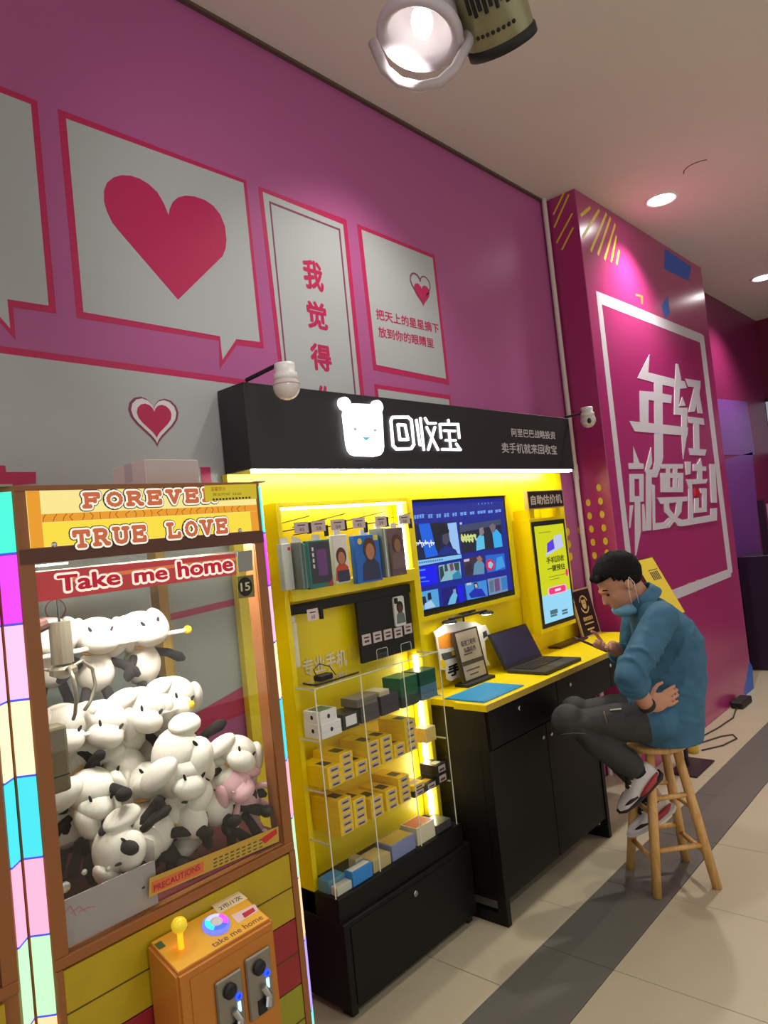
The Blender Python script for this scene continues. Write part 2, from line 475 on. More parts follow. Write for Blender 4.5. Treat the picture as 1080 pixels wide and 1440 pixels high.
# yellow dashes near the top corner
b = B()
for x0, y0, x1, y1 in ((330,215,290,250),(368,225,298,340),(398,240,332,400),(415,258,362,415),(435,285,390,435),(440,335,418,445),(452,395,440,455)):
    p0 = CF.px(720+x0/3, 220+y0/3); p1 = CF.px(720+x1/3, 220+y1/3)
    stroke(b, CF, [p0, p1], 0.022, 0, 0.001, rnd=False)
obj('printed_dashes', b, m_py, wc)
b = B()
for x0, y0, x1, y1 in ((222,148,175,245),(240,160,178,300),(255,240,188,365),(258,300,210,395)):
    p0 = CRt.px(720+x0/3, 220+y0/3); p1 = CRt.px(720+x1/3, 220+y1/3)
    stroke(b, CRt, [p0, p1], 0.012, 0, 0.001, rnd=False)
obj('printed_dashes', b, m_py, wc)
DOTS = [(223,668),(170,745),(232,737),(118,820),(177,812),(240,804),(65,892),(125,885),(186,878),(249,872),(72,955),(134,950),(194,945),(257,940),(80,1018),(142,1014),(202,1012),(265,1000)]
bf, br2, bw2 = B(), B(), B()
for x, y in DOTS:
    p = (780+x*.2778, 500+y*.2778)
    a, c = CF.px(*p); a2, c2 = CRt.px(*p); a3, c3 = W.px(*p)
    if a > COL_X0+.01: disc(bf, CF, a, c, 0.024, d=0, t=0.001, n=14)
    elif -WALL_Y < a2 < -COL_Y: disc(br2, CRt, max(-WALL_Y+.02, min(-COL_Y-.02, a2)), c2, 0.016, 0.024, d=0, t=0.001, n=14)
    elif a3 < COL_X0-.03: disc(bw2, W, a3, c3, 0.026, d=0.001, t=0.001, n=14)
obj('printed_dots', bf, m_py, wc); obj('printed_dots', br2, m_py, wc)
if len(bw2.verts): obj('printed_dots', bw2, m_py, wb)
b = B()
for q in ([(935, 350), (972, 375), (968, 395), (934, 378)], [(930, 430), (939, 416), (942, 440), (936, 448)], [(988, 480), (992, 500), (1000, 560), (994, 560)], [(1046, 972), (1054, 930), (1058, 938), (1060, 974), (1050, 984)]):
    ppx(b, CF, q, 0, 0.001)
obj('printed_blue_patch', b, m_pb, wc)
b = B()
for q in ([(894, 413), (904, 416), (904, 428), (902, 428), (901, 418), (894, 416)], [(966, 820), (972, 818), (969, 835), (965, 838)], [(978, 816), (983, 814), (980, 832), (976, 834)]):
    ppx(b, CF, q, 0, 0.001)
obj('printed_marks', b, mat('print_ochre', S(190, 120, 60), 0.5), wc)
b = B()
for i in range(7):
    for j in range(3):
        a, c = CF.px(854+j*7+i*3.2, 645+i*19)
        poly(b, CF, [(a-.016, c-.012), (a+.016, c-.012), (a, c+.016)], 0, 0.001)
obj('printed_triangles', b, mat('print_dim_plum', S(150, 60, 105), 0.5), wc)

# white conduit in the corner beside the column
pA, pB = PY(762, 283, 2.17), PY(831, 806, 2.17)
xm = 4.33
cond = tag(obj('conduit', tb([(xm, 2.175, 0.0), (xm, 2.175, CEIL)], 0.016, 12), mat('white_pvc', S(215, 205, 200), 0.4)), 'white vertical pipe running up the corner beside the column', 'pipe')
obj('joint', tb([(xm, 2.175, 1.93), (xm, 2.175, 2.03)], 0.020, 12), mat('white_pvc', S(215, 205, 200), 0.4), cond)

# ---- ceiling lamps
for k, p in enumerate(LIGHTS[:2]):
    t = thing('recessed_downlight', ('round recessed downlight in the ceiling nearest the column face', 'smaller round recessed downlight at the right edge of the photo')[k], 'light', (p.x, p.y, CEIL), 'recessed ceiling downlights')
    obj('ring', lathe(B(), (p.x, p.y, CEIL), (0, 0, -1), [(0.115, 0), (0.115, 0.006), (0.1, 0.01), (0.09, 0.006), (0.09, 0.002)], 32), mat('lamp_white', S(235, 230, 225), 0.4), t)
    obj('lens', lathe(B(), (p.x, p.y, CEIL), (0, 0, -1), [(0.09, 0.0035), (0.05, 0.006), (0, 0.007)], 32), glow('downlight_glow', (1, 0.97, 0.95), 14), t)
# ================================================================== THE RECYCLING KIOSK
PAN_Y = 2.16
m_yel = mat('yellow_laminate', S(246, 220, 0), 0.35, noise=0.03, nscale=8)
m_yed = mat('yellow_edge', S(190, 160, 60), 0.5)
m_blk = mat('black_laminate', S(13, 12, 12), 0.5, noise=0.1, nscale=20, spec=.28)
m_blk2 = mat('black_matte', S(18, 17, 18), 0.6)
m_chr = mat('chrome', S(200, 200, 200), 0.2, metal=1.0)
m_white = mat('white_plastic', S(230, 228, 224), 0.4)
m_led = glow('led_white', (1.0, 0.95, 0.86), 14)
m_txtw = mat('text_white', S(225, 225, 225), 0.5)

t = thing('backboard', 'glossy yellow laminate backboard behind the screens and desk', 'panel', (2.9, PAN_Y, 0))
obj('panel', bx(1.56, 2.47, PAN_Y, WALL_Y-0.009, 0.3, 1.975), m_yel, t)
obj('panel', bx(2.472, 3.44, PAN_Y, WALL_Y-0.009, 0.3, 1.975), m_yel, t)
obj('panel', bx(3.442, 4.09, PAN_Y, WALL_Y-0.009, 0.3, 1.975), m_yel, t)

# ---- sign box
SX0, SX1, SY, SZ0, SZ1 = 1.575, 4.03, 2.03, 1.976, 2.292
sg = thing('shop_sign', 'long black sign box with lit white bear logo and characters over the kiosk', 'sign', (SX0, SY, SZ0))
obj('fascia', bx(SX0, SX1, SY, WALL_Y-0.009, SZ0, SZ1, bev=0.002), mat('black_metal_sign', S(30, 29, 33), 0.4), sg)
obj('led_strip', bx(SX0+0.015, SX1-0.02, SY+0.006, SY+0.026, SZ0-0.012, SZ0), glow('led_sign', (1, 0.96, 0.86), 42), sg)
SP = front(SY)
m_sw = glow('sign_white', (1.0, 0.99, 0.96), 2.4)
def q3(pts): return [SP.px(x, y) for x, y in cr(470, 555, .17593, pts)]
lg = obj('bear_logo', poly(B(), SP, q3([(60,165),(66,120),(85,88),(120,78),(280,84),(325,92),(350,120),(360,170),(372,420),(366,460),(345,488),(315,497),(160,492),(125,480),(102,450),(88,400)]), 0.0, 0.02), m_sw, sg)
for c in ((68, 78), (328, 100)):
    a_, b_ = q3([c])[0]; obj('bear_ear', disc(B(), SP, a_, b_, 0.032, 0.028, 0.0, 0.018), m_sw, lg)
obj('bear_nose', poly(B(), SP, q3([(195, 347), (258, 347), (228, 374)]), 0.02, 0.002), glow('logo_blue', S(90, 190, 215), 1.0), lg)
for c in ((139, 283), (297, 291)):
    a_, b_ = q3([c])[0]; obj('bear_eye', disc(B(), SP, a_, b_, 0.008, 0.006, 0.02, 0.002), glow('logo_grey', S(190, 200, 205), 0.8), lg)
C1 = [([(460,182),(585,180),(612,205),(632,400),(610,433),(492,435),(465,408),(448,210)], 1), ([(505,240),(562,245),(585,360),(520,360)], 1)]
C2 = [([(652,205),(680,400),(702,405)], 0), ([(684,190),(712,440)], 0), ([(722,190),(745,230),(805,230)], 0), ([(800,262),(748,440)], 0), ([(735,262),(825,440)], 0)]
C3 = [([(908,205),(911,232)], 0), ([(850,345),(840,238),(985,238),(995,345)], 0), ([(874,288),(962,292)], 0), ([(888,365),(965,367)], 0), ([(858,437),(1006,441)], 0), ([(912,290),(928,437)], 0), ([(972,395),(1000,435)], 0)]
for C in (C1, C2, C3):
    b = B()
    for pts, cl in C: stroke(b, SP, q3(pts), 0.0118 if C is C1 else 0.0112, 0.0, 0.007, closed=bool(cl))
    obj('lit_character', b, m_sw, sg)
m_sg = mat('sign_small_text', S(190, 188, 190), 0.5)
textrow('small_words', '阿里巴巴战略投资', SP, (719.5, 614), (781, 617), 12, m_sg, sg, d=0.0005, bold=0.015)
textrow('small_words', '卖手机就来回收宝', SP, (706, 637), (783.5, 639), 15, m_sg, sg, d=0.0005, bold=0.015)

# ---- two dome cameras on arms
def domecam(c, root, label, spotlens):
    c = Vector(c)
    t = thing('dome_camera', label, 'camera', c, 'dome cameras on the sign')
    obj('arm', tb([root, Vector((root[0]+(c.x-root[0])*0.92, root[1]+(c.y-root[1])*0.92, root[2]+0.012)), c+Vector((0, 0, 0.078))], 0.008, 8), m_blk2, t)
    obj('mount', lathe(B(), c+Vector((0, 0, 0.08)), (0, 0, -1), [(0, 0), (0.034, 0), (0.036, 0.012), (0.033, 0.03), (0.04, 0.034), (0.042, 0.056), (0, 0.056)], 24), m_white, t, True)
    s = obj('dome', ell(B(), c, 0.046, su=24, sv=16), mat('dome_shell', S(215, 205, 200), 0.25), t, True)
    if spotlens:
        d = (CAM-c).normalized(); d = (d+Vector((-0.1, -0.25, -0.1))).normalized()
        obj('lens', ell(B(), c+d*0.034, (0.016, 0.016, 0.020), su=16, sv=10), mat('lens_black', S(20, 20, 26), 0.1), t, True)
    else:
        obj('seam', lathe(B(), c, (0, 0, 1), [(0.0462, 0.004), (0.0468, 0.006), (0.0462, 0.008)], 24), mat('dome_seam', S(170, 160, 158), 0.4), t)
domecam(PY(403, 544, 1.82), (1.60, 2.04, 2.302), 'white dome camera on black arm at the left end of the sign', False)
domecam(PY(827, 591, 1.93), (4.02, 2.05, 2.302), 'white dome camera with black lens at the right end of the sign', True)

# ---- display cabinet
CX0, CX1 = 1.70, 2.475
dc = thing('display_cabinet', 'yellow framed display cabinet with glass case and black base', 'cabinet', (CX0, 1.93, 0))
bs = obj('base', bx(CX0, CX1-0.005, 1.93, 2.155, 0.03, 0.335, bev=0.003), m_blk, dc)
dr = obj('drawer_front', bx(CX0+0.03, CX1-0.035, 1.926, 1.931, 0.05, 0.315, bev=0.001), m_blk, dc)
a_, z_ = front(1.926).px(584, 1256)
obj('lock', lathe(B(), (a_, 1.926, z_), (0, -1, 0), [(0.012, 0), (0.012, 0.005), (0.009, 0.007), (0, 0.007)], 16), m_chr, dr)
obj('tray', bx(CX0, CX1-0.03, 1.945, 2.155, 0.335, 0.42, bev=0.002), m_blk, dc)
for x in (CX0+0.02, CX1-0.05):
    obj('foot', bx(x, x+0.03, 1.95, 2.0, 0.0, 0.03), m_blk2, dc)
obj('side_board', bx(CX0, CX0+0.022, 2.07, 2.155, 0.336, 1.855, bev=0.001), m_yel, dc)
obj('side_board', bx(CX1-0.022, CX1, 2.07, 2.155, 0.336, 1.855, bev=0.001), m_yel, dc)
obj('top_board', bx(CX0+0.0225, CX1-0.0225, 2.07, 2.155, 1.835, 1.855, bev=0.001), m_yel, dc)
sh = obj('shelf_board', bx(CX0+0.0225, CX1-0.0225, 2.055, 2.155, 1.478, 1.532, bev=0.002), m_yel, dc)
obj('rail', bx(CX0+0.023, CX1-0.023, 2.10, 2.125, 1.425, 1.462), m_blk2, dc)
obj('led_strip', bx(CX0+0.03, CX1-0.03, 2.085, 2.095, 1.826, 1.834), m_led, dc)
obj('led_strip', bx(CX1-0.034, CX1-0.023, 2.10, 2.118, 1.535, 1.824), glow('led_side', (1, 0.95, 0.86), 17), dc)
obj('led_strip', bx(CX1-0.034, CX1-0.023, 2.10, 2.118, 0.43, 1.14), glow('led_side', (1, 0.95, 0.86), 17), dc)
DB = front(2.155)
m_dw = mat('decal_white', S(235, 228, 205), 0.4)
textrow('printed_words', '专业手机', DB, (427, 953), (487, 926), 26, m_dw, dc, d=0.001, bold=0.02)
obj('faded_words', text(B(), '服务', DB, DB.px(489, 930)[0], DB.px(489, 930)[1], 0.16, 0.07, 0.001, 0.001, 0.02), mat('decal_faded', S(236, 210, 60), 0.4), dc)
# glass case
GX0, GX1, GY0, GY1 = 1.695, 2.418, 1.95, 2.066
GY2 = 2.152
m_gl = glass('case_glass', (0.99, 0.995, 0.99), 0.4)
m_ge = mat('acrylic_edge', S(225, 228, 210), 0.15, emit=(1.0, 0.97, 0.8), estr=0.0)
zs = [0.425, 0.613, 0.797, 0.98, 1.166]
xj = [GX0, 1.93, 2.178, GX1]
for k in range(3):
    p = obj('front_pane', bx(xj[k]+0.001, xj[k+1]-0.001, GY0, GY0+0.004, zs[0], zs[-1]), m_gl, dc)
obj('side_pane', bx(GX0, GX0+0.004, GY0+0.0045, GY1, zs[0], zs[-1]), m_gl, dc)
obj('side_pane', bx(GX1-0.004, GX1, GY0+0.0045, GY1, zs[0], zs[-1]), m_gl, dc)
for z in zs[1:]:
    s_ = obj('glass_shelf', bx(GX0+0.03, GX1-0.005, GY0+0.005, GY2, z-0.005, z), m_gl, dc)
    obj('edge', bx(GX0+0.005, GX0+0.007, GY0+0.005, GY1, z-0.006, z+0.0005), m_ge, s_)
    obj('edge', bx(GX1-0.007, GX1-0.005, GY0+0.005, GY1, z-0.006, z+0.0005), m_ge, s_)
b = B()
for x in xj: box(b, x-0.0022, x+0.0022, GY0-0.0012, GY0+0.001, zs[0], zs[-1])
obj('pane_edge', b, m_ge, dc)
obj('pane_edge', bx(GX0, GX1, GY0-0.001, GY0+0.004, zs[-1], zs[-1]+0.003), m_ge, dc)
# black goods board with tags and holders
bd = thing('goods_board', 'black board with a row of price labels and two clear holders', 'board', (2.30, 2.10, 1.2))
obj('board', bx(2.10, CX1-0.036, 2.098, 2.112, 1.172, 1.4245), m_blk2, bd)
GB = front(2.098)
m_pt = mat('tag_paper', S(215, 196, 196), 0.6)
m_ink = mat('ink_dark', S(70, 60, 70), 0.6)
for i, (x, y) in enumerate(((549, 792), (614, 776), (679, 760), (741, 748), (798, 727))):
    a_, c_ = GB.px(360+x*.2778, 680+y*.2778)
    a_ = 2.135+.0675*i
    g = obj('price_label', rect(B(), GB, a_-0.026, a_+0.026, c_-0.022, c_+0.022, 0, 0.002), m_pt, bd)
    b = B(); rect(b, GB, a_-0.016, a_+0.016, c_+0.005, c_+0.011, 0.002, 0.0005); rect(b, GB, a_-0.014, a_+0.014, c_-0.012, c_-0.003, 0.002, 0.0005)
    obj('print', b, m_ink, g)
m_ac = glass('clear_acrylic', (0.97, 0.98, 0.98), 1.2)
for x, y in ((622, 890), (743, 860)):
    a_, c_ = GB.px(360+x*.2778, 680+y*.2778)
    c_ += .012
    h = obj('clear_holder', bx(a_-0.034, a_+0.034, 2.075, 2.079, max(1.174, c_-0.04), c_+0.035), m_ac, bd)
    obj('rim', stroke(B(), front(2.075), [(a_-0.034, max(1.174, c_-0.04)), (a_-0.034, c_+0.03), (a_-0.028, c_+0.036), (a_+0.028, c_+0.036), (a_+0.034, c_+0.03), (a_+0.034, max(1.174, c_-0.04))], 0.002, 0, 0.001, rnd=False), m_ge, h)

# ---- phone cases on hooks
rd = random.Random(3)
def hook(x, z, label, a0, a1, zt0, zt1, y0=2.154):
    t = thing('display_hook', label, 'hook', (x, 2.15, z), 'price tag hooks in the display cabinet')
    obj('rod', tb([(x, y0, z), (x, 1.965, z+0.006)], 0.0022, 6), m_blk2, t)
    obj('rod', tb([(x, y0, z+0.03), (x, 1.956, z+0.045)], 0.0018, 6), m_blk2, t)
    obj('clip', bx(x-0.006, x+0.006, 1.957, 1.969, z-0.02, z+0.022), m_blk2, t)
    TP = front(1.955)
    g = obj('price_tag', rect(B(), TP, a0, a1, zt0, zt1, 0, 0.0015), m_pt, t)
    b = B(); c = (a0+a1)/2; w_ = a1-a0; h_ = zt1-zt0
    rect(b, TP, c-w_*.28, c+w_*.28, zt0+h_*.66, zt0+h_*.76, 0.0015, 0.0004)
    obj('print', b, m_ink, g)
    textobj('price', rd.choice(('35', '45', '39', '68', '58')), TP, c-w_*.18, zt0+h_*.14, w_*.36, h_*.34, m_ink, g, 0.0015, 0.0004)
names = ('first', 'second', 'third', 'fourth', 'fifth', 'sixth')
for i, (a0, a1) in enumerate(((1.68, 1.747), (1.763, 1.833), (1.862, 1.935), (1.98, 2.05), (2.11, 2.178), (2.256, 2.328))):
    hook((a0+a1)/2+0.045, 1.745-0.015*(i % 2), names[i]+' price tag hook from the left in the top row', a0, a1, 1.73, 1.77)
hook(1.775, 1.428, 'single price tag hook on the black rail below the shelf', 1.70, 1.752, 1.41, 1.452, 2.099)
def case(x0, x1, z0, z1, y, d, m, label, deco=None, rot=0.0):
    t = thing('phone_case_pack', label, 'phone case', ((x0+x1)/2, y, z0))
    obj('pack', bx(x0, x1, y, y+d, z0, z1, bev=0.002), m, t)
    obj('hang_tab', bx((x0+x1)/2-min(.018, (x1-x0)*.42), (x0+x1)/2+min(.018, (x1-x0)*.42), y+d*0.4, y+d*0.6, z1, z1+0.022), m_white, t)
    if deco: deco(front(y), x0, x1, z0, z1, t)
    t.rotation_euler = (0, 0, rot)
    return t
m_dark = mat('case_charcoal', S(60, 58, 72), 0.4)
def d_phone(P, x0, x1, z0, z1, t):
    w_, h_ = x1-x0, z1-z0
    g = obj('printed_card', rect(B(), P, x0+.12*w_, x1-.05*w_, z0+.1*h_, z1-.04*h_, 0, 0.001), m_dark, t)
    obj('printed_phone', rrect(B(), P, x0+.38*w_, x1-.2*w_, z0+.25*h_, z1-.2*h_, .006, 0.001, 0.001), mat('case_violet', S(110, 60, 130), 0.3), g)
    b = B()
    for i in range(4): rect(b, P, x0+.2*w_, x0+.27*w_, z0+(.42+.12*i)*h_, z0+(.5+.12*i)*h_, 0.001, 0.0006)
    obj('printed_words', b, m_txtw, g)
    obj('printed_corner', poly(B(), P, [(x1-.3*w_, z0+.02*h_), (x1-.05*w_, z0+.02*h_), (x1-.05*w_, z0+.15*h_)], 0.001, 0.001), mat('case_red', S(190, 50, 60), 0.4), g)
def figure(P, cx, zb, s, skin, cloth, hair, t, d=0.001):
    b = B(); poly(b, P, [(cx-.6*s, zb), (cx+.6*s, zb), (cx+.5*s, zb+.75*s), (cx+.2*s, zb+1.0*s), (cx-.2*s, zb+1.0*s), (cx-.5*s, zb+.75*s)], d, 0.0006)
    obj('printed_body', b, cloth, t)
    obj('printed_hair', disc(B(), P, cx, zb+1.42*s, .42*s, .52*s, d+.0006, 0.0006), hair, t)
    obj('printed_face', disc(B(), P, cx, zb+1.3*s, .28*s, .38*s, d+.0012, 0.0006), skin, t)
m_br = mat('print_brown', S(90, 58, 44), 0.5); m_sk = mat('print_skin', S(190, 130, 95), 0.5)
m_nv = mat('print_navy', S(56, 62, 92), 0.5); m_or = mat('print_orange', S(205, 80, 45), 0.5)
def d_white(P, x0, x1, z0, z1, t):
    obj('printed_dot', disc(B(), P, x1-.012, z1-.02, .007, d=0, t=0.001), mat('dot_red', S(225, 60, 80), 0.5), t)
def d_fig1(P, x0, x1, z0, z1, t):
    g = obj('printed_card', rect(B(), P, x0+.006, x1-.004, z0+.004, z1-.004, 0, 0.0008), m_white, t)
    figure(P, (x0+x1)/2, z0+.012, .066, m_sk, m_or, m_br, g)
    obj('printed_jacket', rect(B(), P, x0+.015, x1-.008, z0+.006, z0+.05, .0025, .0006), m_nv, g)
def d_fig2(P, x0, x1, z0, z1, t):
    figure(P, (x0+x1)/2+.01, z0+.008, .088, m_sk, m_nv, m_br, t)
    obj('round_sticker', disc(B(), P, x0+.03, z1-.025, .012, d=0, t=.001), mat('sticker_yellow', S(235, 215, 60), 0.5), t)
    obj('square_sticker', rect(B(), P, x1-.035, x1-.01, z1-.026, z1-.004, 0, .001), mat('sticker_yellow', S(235, 215, 60), 0.5), t)
def d_fig3(P, x0, x1, z0, z1, t):
    figure(P, (x0+x1)/2, z0+.03, .075, mat('print_tan', S(150, 110, 90), .5), mat('print_mauve', S(120, 98, 100), .5), m_br, t)
m_teal = mat('case_teal', S(20, 110, 98), 0.2); m_clr = mat('case_clear', S(205, 215, 205), 0.15)
m_cblue = mat('case_blue', S(22, 105, 205), 0.3); m_cgrey = mat('case_grey', S(120, 130, 125), 0.2); m_mauve = mat('case_mauve', S(105, 84, 90), 0.4)
case(1.655, 1.700, 1.528, 1.698, 2.005, 0.03, m_clr, 'white phone case pack with red dot hanging leftmost', d_white)
for i in range(4):
    x = 1.706+0.0115*i
    case(x, x+0.0095, 1.525, 1.698-0.003*i, 1.966+0.004*i, 0.072, (m_cgrey, m_teal, m_cgrey, m_teal)[i], ('grey', 'dark green', 'second grey', 'second dark green')[i]+' slim phone case hanging edge on beside the white pack', None)
case(1.755, 1.875, 1.520, 1.699, 1.985, 0.02, m_teal, 'teal phone case pack with violet phone picture', d_phone)
case(1.900, 1.985, 1.522, 1.712, 2.0, 0.02, m_clr, 'white phone case pack printed with a figure in orange', d_fig1)
case(2.009, 2.155, 1.510, 1.702, 1.985, 0.03, m_cblue, 'bright blue phone case pack with a brown haired face', d_fig2)
for i in range(3):
    x = 2.162+0.0125*i
    case(x, x+0.0105, 1.518, 1.722, 1.97+0.004*i, 0.075, (m_cgrey, m_clr, m_cgrey)[i], ('first', 'second', 'third')[i]+' clear grey phone case hanging edge on right of the blue pack', None)
case(2.228, 2.322, 1.516, 1.720, 1.995, 0.02, m_mauve, 'mauve brown phone case pack hanging rightmost by the light strip', d_fig3)
tC = case(1.728, 1.752, 1.23, 1.40, 2.08, 0.012, mat('pack_pale', S(225, 225, 200), 0.4), 'pale narrow accessory pack hanging from the black rail', None)
t = thing('phone_case', 'white phone case with a printed figure on the black board', 'phone case', (2.36, 2.08, 1.30))
obj('back_plate', rrect(B(), front(2.097), 2.318, 2.388, 1.288, 1.418, .01, 0, .008), m_white, t)
figure(front(2.089), 2.355, 1.30, .05, m_br, m_cgrey, m_blk2, t)
obj('camera_bump', rrect(B(), front(2.089), 2.322, 2.345, 1.388, 1.413, .005, 0, .002), m_blk2, t)
# charger gadget with cord on the case top
t = thing('cable_tester', 'black cable and gadget lying on a clear tray atop the glass case', 'gadget', (1.78, 2.0, 1.17))
obj('tray', bx(1.715, 1.93, 1.957, 2.06, 1.170, 1.174), m_ac, t)
obj('cord', tb([(1.73, 2.05, 1.176), (1.71, 2.0, 1.178), (1.712, 1.962, 1.178), (1.74, 1.957, 1.178), (1.80, 1.957, 1.178), (1.93, 1.957, 1.179)], 0.0035, 8), m_blk2, t, True)
obj('gadget', bx(1.77, 1.84, 2.0, 2.04, 1.174, 1.196, bev=0.004), m_blk2, t)
obj('cord', tb([(1.775, 2.02, 1.19), (1.76, 2.02, 1.22), (1.80, 2.03, 1.235), (1.85, 2.03, 1.215), (1.87, 2.02, 1.178)], 0.002, 6), m_blk2, t, True)

# ---- boxed goods in the glass case
m_by = mat('box_yellow', S(250, 212, 6), 0.4, noise=0.03); m_lb = mat('box_label', S(196, 176, 168), 0.6)
def goods(name, x0, y0, z0, wx, dy, h, m, label, cat='box', group=None, lab=True, top=None):
    t = thing(name, label, cat, (x0+wx/2, y0, z0), group)
    obj('carton', bx(x0, x0+wx, y0, y0+dy, z0, z0+h, bev=0.0012), m, t)
    if lab:
        P = front(y0)
        g = obj('barcode_label', rect(B(), P, x0+wx*.2, x0+wx*.86, z0+h*.18, z0+h*.86, 0, .0006), m_lb, t)
        obj('barcode', rect(B(), P, x0+wx*.3, x0+wx*.76, z0+h*.3, z0+h*.55, .0006, .0003), m_ink, g)
    if top:
        P = Pl((0, 0, z0+h), (1, 0, 0), (0, 1, 0))
        obj('top_picture', rect(B(), P, x0+wx*.25, x0+wx*.8, y0+dy*.2, y0+dy*.55, 0, .0005), top, t)
    return t
m_top = mat('picture_dark', S(72, 66, 52), 0.5)
sname = {1: 'third shelf', 2: 'second shelf'}
ord_ = ('top', 'second', 'third', 'fourth', 'fifth')
def xof(px_, py_, Y): return PY(px_, py_, Y).x
def stack(x0, y0, z0, n, which, shelf):
    h = 0.0255
    for k in range(n):
        goods('accessory_box', x0+rd.uniform(-.001, .001), y0, z0+0.0005+k*(h+0.0004), 0.068, 0.15, h, m_by,
              'yellow accessory box, %s in the %s stack from the left, %s' % (ord_[n-1-k], which, shelf), group='yellow accessory boxes in the glass case', top=m_top if k == n-1 else None)
zsB, zsC, zsA = zs[2], zs[1], zs[3]
cnt = ('first', 'second', 'third', 'fourth', 'fifth', 'sixth')
for i, (x, n, y) in enumerate(((1.7265, 3, 1.962), (1.797, 4, 1.968), (1.868, 2, 1.965), (1.945, 4, 1.968), (2.02, 4, 1.968), (2.095, 2, 1.968), (2.17, 5, 1.968))):
    stack(x, y, zsB, n, (cnt+('seventh',))[i], 'upper yellow shelf')
for i, (x, n, y) in enumerate(((1.765, 5, 1.965), (1.84, 4, 1.968), (1.935, 3, 1.968), (2.02, 3, 1.968), (2.10, 4, 1.968))):
    stack(x, y, zsC, n, cnt[i], 'lower yellow shelf')
goods('accessory_box', 2.305, 1.975, zsB+.001, 0.07, 0.07, 0.06, mat('box_cream', S(225, 200, 120), .5), 'cream box at the right end of the upper yellow shelf', lab=False)
m_kb = mat('box_black', S(34, 32, 36), .35); m_wb = mat('box_white', S(235, 235, 235), .35); m_gb = mat('box_green', S(20, 100, 70), .35); m_gry = mat('box_grey', S(70, 66, 70), .4)
goods('charger_box', 2.255, 1.962, zsC+.001, 0.075, 0.09, 0.03, m_kb, 'black charger box under the open yellow carton at the shelf end', top=m_by)
goods('charger_box', 2.18, 1.962, zsC+.001, 0.07, 0.09, 0.026, m_kb, 'flat black charger box left of the taller black boxes, lower yellow shelf')
goods('accessory_box', 2.175, 1.962, zsC+.028, 0.075, 0.09, 0.022, m_by, 'yellow box lying on the flat black charger box', top=m_lb)
for k in range(2):
    goods('charger_box', 2.335, 1.962, zsC+.001+k*.041, 0.07, 0.09, 0.04, m_kb, 'black charger box at the right end, %s of two' % ('lower', 'upper')[k], top=m_wb if k else None)
# phone boxes on the top glass shelf
def phonebox(x0, y0, z0, wx, dy, h, m, label, cat='phone box', top=None, dot=None):
    t = thing('phone_box', label, cat, (x0+wx/2, y0, z0))
    obj('lid', bx(x0, x0+wx, y0, y0+dy, z0+h*.45, z0+h, bev=.0015), m, t)
    obj('tray', bx(x0+.0006, x0+wx-.0006, y0+.0006, y0+dy-.0006, z0, z0+h*.45), m, t)
    if top: obj('top_picture', bx(x0+.008, x0+wx-.008, y0+.01, y0+dy-.01, z0+h, z0+h+.0005), top, t)
    if dot:
        obj('logo', disc(B(), Pl((x0, 0, 0), (0, -1, 0), (0, 0, 1)), -(y0+dy*.5), z0+h*.5, .007, .008, 0, .0006), dot, t)
        obj('logo', disc(B(), front(y0), x0+wx*.5, z0+h*.5, .007, .008, 0, .0006), dot, t)
    return t
phonebox(1.715, 1.958, zsA+.001, .10, .095, .052, m_wb, 'white phone box with small black logo, lower of the stack', dot=m_blk2)
phonebox(1.715, 1.960, zsA+.0535, .085, .09, .045, m_wb, 'white phone box with green picture on top of the stack', dot=m_blk2, top=m_teal)
kb = phonebox(1.83, 1.965, zsA+.001, .085, .09, .058, m_kb, 'black phone box with white side label')
obj('side_label', rect(B(), front(1.965), 1.845, 1.902, zsA+.012, zsA+.05, 0, .0006), m_wb, kb)
phonebox(1.93, 1.965, zsA+.001, .10, .095, .062, m_gry, 'dark grey phone box, lower of the grey pair')
phonebox(1.915, 1.968, zsA+.0635, .115, .09, .032, mat('box_taupe', S(110, 104, 92), .4), 'taupe grey phone box lying on the dark grey one')
phonebox(2.045, 1.965, zsA+.001, .105, .095, .075, mat('box_plum', S(48, 44, 56), .4), 'plum black phone box beside the green cartons')
phonebox(2.045, 1.970, zsA+.0765, .06, .08, .02, mat('box_beige', S(190, 182, 150), .4), 'small beige box on the plum black phone box')
phonebox(2.165, 1.962, zsA+.001, .11, .10, .045, mat('box_dgreen', S(30, 62, 50), .4), 'dark green box below the bright green carton')
phonebox(2.165, 1.962, zsA+.0465, .11, .10, .075, m_gb, 'bright green carton on the top glass shelf')
phonebox(2.29, 1.962, zsA+.001, .11, .10, .06, mat('box_bluegrey', S(80, 120, 150), .35), 'blue grey carton below the green one at the right end')
phonebox(2.29, 1.962, zsA+.0615, .11, .10, .06, mat('box_pine', S(24, 84, 66), .35), 'pine green carton at the right end of the top glass shelf')
